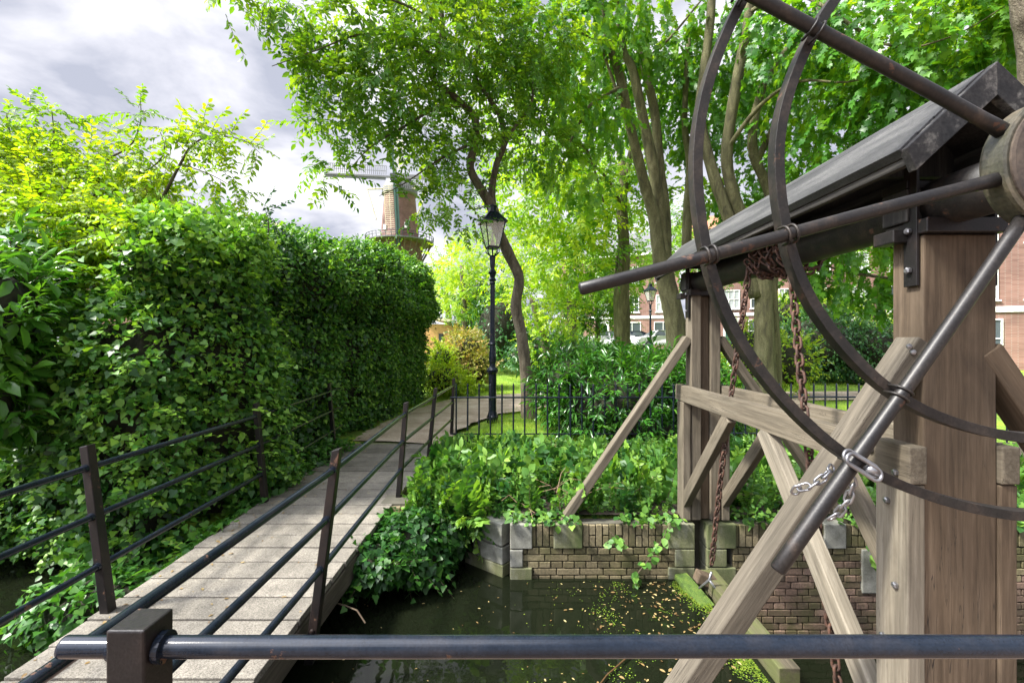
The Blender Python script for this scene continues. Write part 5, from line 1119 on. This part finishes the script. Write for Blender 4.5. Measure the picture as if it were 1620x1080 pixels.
# background trees
BG = [('sunlit_lime_tree', 'bright yellow-green tree glowing in the sun right of the leaning trunk', (872, 575, 18, .16), [LB(840, 470, 18, 1.2, t=.7), LB(890, 500, 17.5, 1.0, t=.75), LB(830, 400, 18.5, 1.3, t=.75), LB(885, 430, 18, 1.1, t=.7), LB(860, 540, 17.5, .9, t=.5), (P(800, 440, 19), 1.0, 1, .9, .7)], 'lime', 'bark', 40, .62),
      ('golden_tree', 'golden-green tree in the gap between the ivy hedge and the lamp', (735, 560, 23, .18), [LB(730, 420, 23, 1.3, t=.7), LB(715, 470, 22, 1.1, t=.75), LB(760, 400, 24, 1.5, t=.65), LB(745, 480, 22, 1.0, t=.5), LB(775, 460, 23, 1.2, t=.4), LB(700, 440, 24, .8, t=.6)], 'lime', 'bark', 40, .65),
      ('dark_park_tree', 'dark leafy tree behind the lamp post, below the leaning crown', (792, 570, 27, .3), [LB(790, 450, 27, 2.0, t=.3), LB(760, 500, 27, 1.6, t=.3), LB(830, 480, 27, 2.0, t=.35), LB(810, 380, 28, 2.2, t=.4), LB(770, 350, 28, 1.5, t=.5)], 'elm', 'barkdark', 12, 1.),
      ('round_street_tree', 'small round street tree left of the distant lamp', (943, 565, 30, .16), [LB(943, 485, 30, 2.0, t=.4), LB(925, 465, 31, 1.6, t=.45), LB(970, 462, 31, 1.7, t=.45), LB(905, 500, 30, 1.2, t=.4)], 'elm', 'bark', 34, 1.),
      ('tall_background_tree', 'tall background tree filling the gap behind the maple stems', (1100, 560, 34, .35), [LB(1090, 420, 32, 2.2), LB(1130, 340, 34, 3), LB(1060, 340, 34, 2.0), LB(1160, 420, 34, 1.7)], 'elm', 'bark', 8, 1.2),
      ('background_street_tree', 'leafy tree in front of the brick houses right of the four-stemmed tree', (1330, 560, 30, .3), [LB(1330, 420, 30, 3, t=.45), LB(1400, 340, 30, 3.5, t=.5), LB(1270, 330, 31, 3, t=.4), LB(1480, 300, 30, 3.5, t=.45), LB(1550, 250, 29, 3, t=.5)], 'elm', 'bark', 8, 1.2),
      ('distant_tree', 'hazy pale green tree on the horizon right of the ivy hedge', (712, 540, 60, .4), [LB(705, 455, 60, 3.5, t=.75), LB(725, 420, 60, 3.5, t=.7)], 'lime', 'bark', 8, 1.8),
      ('tree_behind_slim_trunk', 'mid-green tree crown behind the slim straight tree', (905, 560, 26, .3), [LB(900, 430, 26, 2.2, t=.45), LB(960, 380, 27, 2.2, t=.45), LB(870, 340, 27, 2.4, t=.5), LB(1010, 430, 28, 1.6, t=.45), LB(930, 300, 27, 2.2, t=.5), LB(890, 485, 26, 1.3, t=.45), LB(960, 450, 27, 1.3, t=.4), LB(1050, 400, 28, 1.7, t=.4), LB(985, 500, 28, .8, .8, .7, .4)], 'lime', 'bark', 22, 1.0)]
for nm, lab, bs, lo, lm, bk, de, scl in BG:
    c0 = Vector(lo[0][0]); b0 = P(*bs[:3]); b0.z = ground_z(b0.x, b0.y) - .05
    tree(nm, lab, [[(b0, bs[3] * 1.2), (b0.lerp(c0, .5) + Vector((.1, 0, 0)), bs[3]), (c0, bs[3] * .5)]], lo, bk, lm, SP_FAR if bs[2] > 16 else SP_ELM, de, scl, .15, .5)
# F: yellow-green tree at the left, with arching boughs against the sky
tree('yellow_green_tree', 'yellow-green tree with arching sparse boughs against the sky at the upper left',
     [[(Vector((-4.6, 5.9, -1.6)), .12), (P(120, 480, 5.6), .08), (P(180, 400, 5.4), .05), (P(232, 345, 5.2), .022), (P(256, 315, 5.1), .018), (P(285, 260, 5.0), .014), (P(306, 228, 5.0), .010), (P(340, 215, 5.0), .007), (P(385, 222, 4.95), .004), (P(412, 243, 4.9), .002)],
      [(P(180, 400, 5.4), .03), (P(150, 330, 5.4), .02), (P(165, 260, 5.3), .014), (P(205, 232, 5.2), .010), (P(222, 195, 5.2), .006), (P(222, 158, 5.1), .003)],
      [(P(120, 480, 5.6), .05), (P(60, 380, 5.5), .03), (P(30, 310, 5.4), .02), (P(20, 240, 5.4), .012), (P(10, 180, 5.4), .006)],
      [(P(60, 380, 5.5), .02), (P(80, 280, 5.5), .014), (P(85, 220, 5.5), .008), (P(82, 175, 5.5), .004)],
      [(P(285, 260, 5), .008), (P(330, 275, 4.95), .005), (P(365, 295, 4.9), .003), (P(385, 318, 4.9), .002)],
      [(P(165, 280, 5.3), .012), (P(230, 270, 5.2), .008), (P(260, 240, 5.1), .005), (P(250, 200, 5.1), .003)],
      [(P(190, 390, 5.4), .018), (P(240, 350, 5.2), .010), (P(300, 357, 5.1), .006)]],
     [LB(60, 300, 5.5, .62, t=.7), LB(130, 320, 5.4, .60, t=.7), LB(0, 270, 5.5, .60, t=.65), LB(180, 290, 5.3, .42, t=.7), LB(90, 380, 5.2, .60, t=.65), LB(180, 370, 5.2, .45, t=.65), LB(15, 200, 5.5, .26, t=.5), LB(82, 190, 5.5, .22, .2, .2, .4), LB(150, 235, 5.4, .20, t=.6), LB(0, 380, 5, .6, t=.55), LB(225, 250, 5.2, .20, t=.7), LB(240, 300, 5.2, .22, t=.8), LB(-80, 300, 5.5, .8, t=.6), LB(225, 180, 5.1, .10, .1, .15, .3), LB(60, 350, 4.7, .45, .4, .35, .65), LB(150, 360, 4.7, .42, .4, .3, .68), LB(230, 375, 4.5, .3, .3, .15, .6), LB(30, 430, 4.5, .42, .4, .3, .5), LB(120, 430, 4.5, .40, .3, .25, .52), LB(-60, 400, 4.7, .5, .5, .5, .5),
      LB(320, 215, 5.0, .20, .2, .09, .6), LB(365, 220, 4.95, .16, .15, .08, .6), LB(400, 232, 4.9, .11, .1, .08, .6), LB(345, 280, 4.95, .15, .15, .07, .55), LB(375, 305, 4.9, .08, .08, .08, .5), LB(290, 240, 5, .17, .15, .10, .6), LB(270, 215, 5.1, .15, .15, .09, .6), LB(300, 330, 5.1, .10, .1, .06, .6)],
     'barkdark', 'elder', SP_ELDER, 380, .72, .2, .66, n=7)
tree('elder_sapling', 'small upright sapling poking out of the top of the ivy hedge against the sky', [[(Vector((-3.1, 5.6, .9)), .012), (P(425, 365, 5.6), .008), (P(420, 332, 5.6), .003)]], [LB(425, 350, 5.6, .17, .15, .18, .35), LB(420, 375, 5.6, .2, .2, .15, .35)], 'barkdark', 'darkleaf', SP_ELDER, 170, .62, .2, .4, n=5, cat='sapling')

# ================================================================ LOW PLANTS ON THE BANK (uncountable)
def bank_plants():
    n = 2600; x = rng.uniform(-.92, 6.0, n); y = 4.15 + 2.7 * rng.random(n) ** 1.25
    keep = ~((np.abs(x - 1.70) < .28) & (y < 4.35)) ; x = x[keep]; y = y[keep]; n = len(x)
    h = (.15 + .24 * rng.random(n) ** 1.5) * .92 * np.where(x < .3, 1.15, 1.0) * np.where(y < 4.35, .75, 1.0) * np.clip(1.15 - .28 * (y - 4.6), .45, 1.0)
    pos = np.stack([x, y, np.full(n, G - .02)], 1)
    tip = np.stack([rng.normal(size=n) * .25, -.18 + rng.normal(size=n) * .25, np.ones(n)], 1); nr = unit(n)
    nr[:, 2] = 0
    a = scatter(SP_NETTLE, rng.integers(0, 6, n), rot_from(tip, nr), pos, h / .45 * 1.3, np.clip(rng.normal(.45, .24, n), 0, 1))
    tag(mesh_np('nettles_and_ground_cover', a, [M['nettle'], M['twig']]), 'leafy nettles and weeds covering the bank above the brick wall', 'weeds', kind='stuff')
    n = 2600; x = rng.uniform(-.98, 6, n); y = 4.12 + 2.9 * rng.random(n); pos = np.stack([x, y, G + .03 + .12 * rng.random(n)], 1)
    tip = unit(n); tip[:, 2] = np.abs(tip[:, 2]) * .4; nr = unit(n) * .5 + np.array([0, -.3, 1])
    a = scatter([single('round')], np.zeros(n, int), rot_from(tip, nr), pos, rng.uniform(.035, .085, n), np.clip(rng.normal(.35, .22, n), 0, 1))
    tag(mesh_np('low_leaves', a, [M['nettle']]), 'low broad leaves on the soil between the nettles', 'weeds', kind='stuff')
bank_plants()
def wall_top_growth():
    n = 1500; x = rng.uniform(-.2, 6, n); k = (np.abs(x - 1.7) > .22) & (vnoise(np.stack([x * 1.5, x * 0, x], 1), 2.3, 3) + rng.normal(size=n) * .2 > -.25); x = x[k]; n = len(x)
    pos = np.stack([x, rng.uniform(3.93, 4.16, n), G + rng.uniform(.0, .09, n)], 1); tip = unit(n) * .9 + np.array([0, -.5, -.25]); nr = unit(n) * .4 + np.array([0, -.4, 1.])
    tag(mesh_np('creeping_leaves', scatter([single('round'), single('ivy')], rng.integers(0, 2, n), rot_from(tip, nr), pos, rng.uniform(.03, .075, n), np.clip(rng.normal(.5, .22, n), 0, 1)), [M['nettle']]), 'small creeping leaves along the top edge of the brick wall', 'weeds', kind='stuff')
    m = MB()
    for _ in range(60):
        c = Vector((random.choice((random.uniform(-.1, 1.2), random.uniform(-.3, 5))), random.uniform(4.0, 4.9), G + random.uniform(.03, .22))); a = random.uniform(0, 6.28); L_ = random.uniform(.15, .5)
        d = Vector((math.cos(a), math.sin(a) * .6, random.uniform(-.1, .5))); m.tube([c, c + d * L_ * .5 + Vector((0, 0, .06)), c + d * L_], .0028, 4)
    tag(m.build('dry_stems', M['drystem']), 'dry pinkish brown stems tangled among the weeds at the wall top', 'dry stems', kind='stuff')
wall_top_growth()
mound('broad_leaved_weeds', 'clump of pale broad-leaved weeds leaning over the bank beside the footbridge', [(P(722, 797, 4.5), .30, .30, .14), (P(765, 800, 4.5), .32, .30, .14), (P(705, 770, 4.9), .16, .3, .12), (P(735, 822, 4.25), .28, .2, .10)], M['nettle'], 900, .075, 'oval', 'weeds', .5, spr=SP_NETTLE, nspr=260, sprs=(.5, .85))
def hanging_stems():
    for i, (pts, lab) in enumerate((([(1060, 822, 4.05), (1050, 850, 3.93), (1030, 880, 3.88), (1010, 905, 3.85), (1005, 925, 3.82)], 'leafy stem hanging over the brick wall, left of the post foot'), ([(960, 835, 4.0), (985, 862, 3.92), (960, 858, 3.9)], 'short leafy stem drooping over the soldier course of the wall'), ([(1385, 830, 4.0), (1375, 862, 3.92), (1392, 900, 3.88)], 'leafy stem hanging over the wall close to the near post'))):
        base = P(*pts[0]); o = empty('hanging_weed', base, lab, 'weed'); V = [P(*p) for p in pts]; m = MB(); m.tube(V, .004, 5); m.build('stem', M['twig'], o)
        n = 46 if i == 0 else 18; t = rng.random(n) * (len(V) - 1); ps = np.array([list(V[int(k)].lerp(V[min(int(k) + 1, len(V) - 1)], k % 1)) for k in t]) + rng.normal(size=(n, 3)) * .015
        tip = unit(n) * .9 + np.array([0, -.4, -.5]); nr = unit(n) * .4 + np.array([0, -.8, .7])
        mesh_np('leaves', scatter([single('round')], np.zeros(n, int), rot_from(tip, nr), ps, rng.uniform(.04, .085, n), np.clip(rng.normal(.55, .15, n), 0, 1)), [M['nettle']], o)
hanging_stems()
def grass():
    bl = (np.array([(-.02, 0, 0), (.02, 0, 0), (.013, .55, -.05), (-.013, .55, -.05), (0, 1, -.25)]), np.array([(0, 1, 2), (0, 2, 3), (3, 2, 4)]), np.zeros(3, int), np.zeros(5))
    n = 90000; y = 6.4 + 17 * rng.random(n) ** 1.8; x = rng.uniform(-.30, .62, n) * y * 1.15 + .5
    path = (x > -.6) & (np.abs(y - np.interp(x, [-.6, .4, 2.2, 5, 9, 16], [11.4, 12.2, 12.7, 12.9, 13.2, 13.6])) < 1.15)
    path |= (x < -.95) & (y < 8.2)
    path |= (y > 6.5) & (y < 12.5) & (np.abs(x - np.interp(y, [7, 8.9, 10.2, 11.4, 12.2], [-1.8, -1.6, -1.25, -.6, .4])) < 1.15)
    k = ~path & (x > -2.5 - .1 * y); x = x[k]; y = y[k]; n = len(x); z = np.array([ground_z(a, b) for a, b in zip(x, y)])
    tip = np.stack([rng.normal(size=n) * .35, rng.normal(size=n) * .35, np.ones(n)], 1)
    nr = unit(n); nr[:, 2] *= .3
    a = scatter([bl], np.zeros(n, int), rot_from(tip, nr), np.stack([x, y, z - .01], 1), rng.uniform(.05, .13, n) * (1 + .02 * y), np.clip(.5 + vnoise(np.stack([x, y, z], 1), .7, 2) * .15 + rng.normal(size=n) * .16, 0, 1))
    tag(mesh_np('grass', a, [M['grassb']]), 'short sunlit grass of the lawn behind the fence', 'grass', kind='stuff')
grass()
def floating():
    V, T = leaf_shape('oval'); flat = V.copy(); flat[:, 2] *= .3; tmp = (flat, T, np.zeros(len(T), int), np.zeros(len(V)))
    r8 = np.array([(0, 0, 0)] + [(math.cos(a) * .5, math.sin(a) * .5, 0) for a in np.linspace(0, 2 * math.pi, 7)[:-1]]); t8 = np.array([(0, i + 1, (i + 1) % 6 + 1) for i in range(6)]); wd = (r8, t8, np.zeros(6, int), np.zeros(7))
    def lay(name, n, xy, size, mat, label, cat, z=.004, tm=tmp, tilt=.12):
        x, y = xy; n = len(x); tip = np.stack([rng.normal(size=n), rng.normal(size=n), rng.normal(size=n) * tilt * .5], 1); nr = unit(n) * tilt + np.array([0, 0, 1.])
        tag(mesh_np(name, scatter([tm], np.zeros(n, int), rot_from(tip, nr), np.stack([x, y, np.full(n, WL + z) + rng.random(n) * .004], 1), rng.uniform(*size, n), rng.random(n)), [mat]), label, cat, kind='stuff')
    n = 460; a = rng.random(n); x = 1.50 - np.abs(rng.normal(size=n)) * .50; y = rng.uniform(2.3, 3.9, n); k = (x < 1.53) & (vnoise(np.stack([x * 2, y * 2, x * 0 + 4], 1), 3.1, 3) + rng.normal(size=n) * .2 > -.1); lay('floating_leaves', n, (x[k], y[k]), (.012, .042), M['dead'], 'yellow and brown fallen leaves gathered on the water against the weir', 'leaves', .006)
    n = 120; x = rng.uniform(-1.2, 1.5, n); y = rng.uniform(2.0, 3.9, n); lay('scattered_petals', n, (x, y), (.008, .026), M['dead'], 'tiny pale leaves scattered over the dark water', 'leaves', .005)
    n = 34000; x = 1.56 - np.abs(rng.normal(size=n)) ** 1.2 * .36; y = rng.uniform(1.95, 3.93, n); ns = vnoise(np.stack([x * 2, y * 2, x * 0], 1), 3.5, 3); k = (x < 1.56) & (ns + rng.normal(size=n) * .25 > .05 + (1.56 - x) * .42)
    lay('duckweed', n, (x[k], y[k]), (.004, .012), M['weed'], 'bright green duckweed mat on the water along the weir gate', 'duckweed', .003, wd, .05)
floating()
def litter():
    V, T = leaf_shape('oval'); tmp = (V, T, np.zeros(len(T), int), np.zeros(len(V)))
    n = 420; y = rng.uniform(2.0, 9.5, n); x = np.where(rng.random(n) < .7, -2.35 - .035 * (y - 2) + np.abs(rng.normal(size=n)) * .22, rng.uniform(-2.4, -1.2, n)); k = x < -1.25; x = x[k]; y = y[k]; n = len(x)
    z = np.where(y > 7.1, G + .075, G + .006); nr = unit(n) * .2 + np.array([0, 0, 1.]); tip = unit(n); tip[:, 2] *= .15
    tag(mesh_np('leaf_litter', scatter([tmp], np.zeros(n, int), rot_from(tip, nr), np.stack([x, y, z], 1), rng.uniform(.012, .04, n), rng.random(n) * .7), [M['dead']]), 'brown leaf litter blown along the hedge side of the deck and path', 'leaves', kind='stuff')
litter()
def twigs():
    for k, (pts, lab) in enumerate((([(527, 952, 3.2), (548, 958, 3.1), (565, 965, 3.0), (578, 985, 2.95)], 'bent bare twig with one leaf sticking out over the water under the footbridge'), ([(1000, 980, 3.0), (960, 1012, 2.8), (945, 1060, 2.7)], 'thin twig floating among the fallen leaves'))):
        V = [P(*p) for p in pts]
        for v in V:
            if k == 1: v.z = WL + .02
        m = MB(); m.tube(V, .005, 5); tag(m.build('twig', M['dead'] if k == 1 else M['twig'], loc=V[0]), lab, 'twig')
twigs()
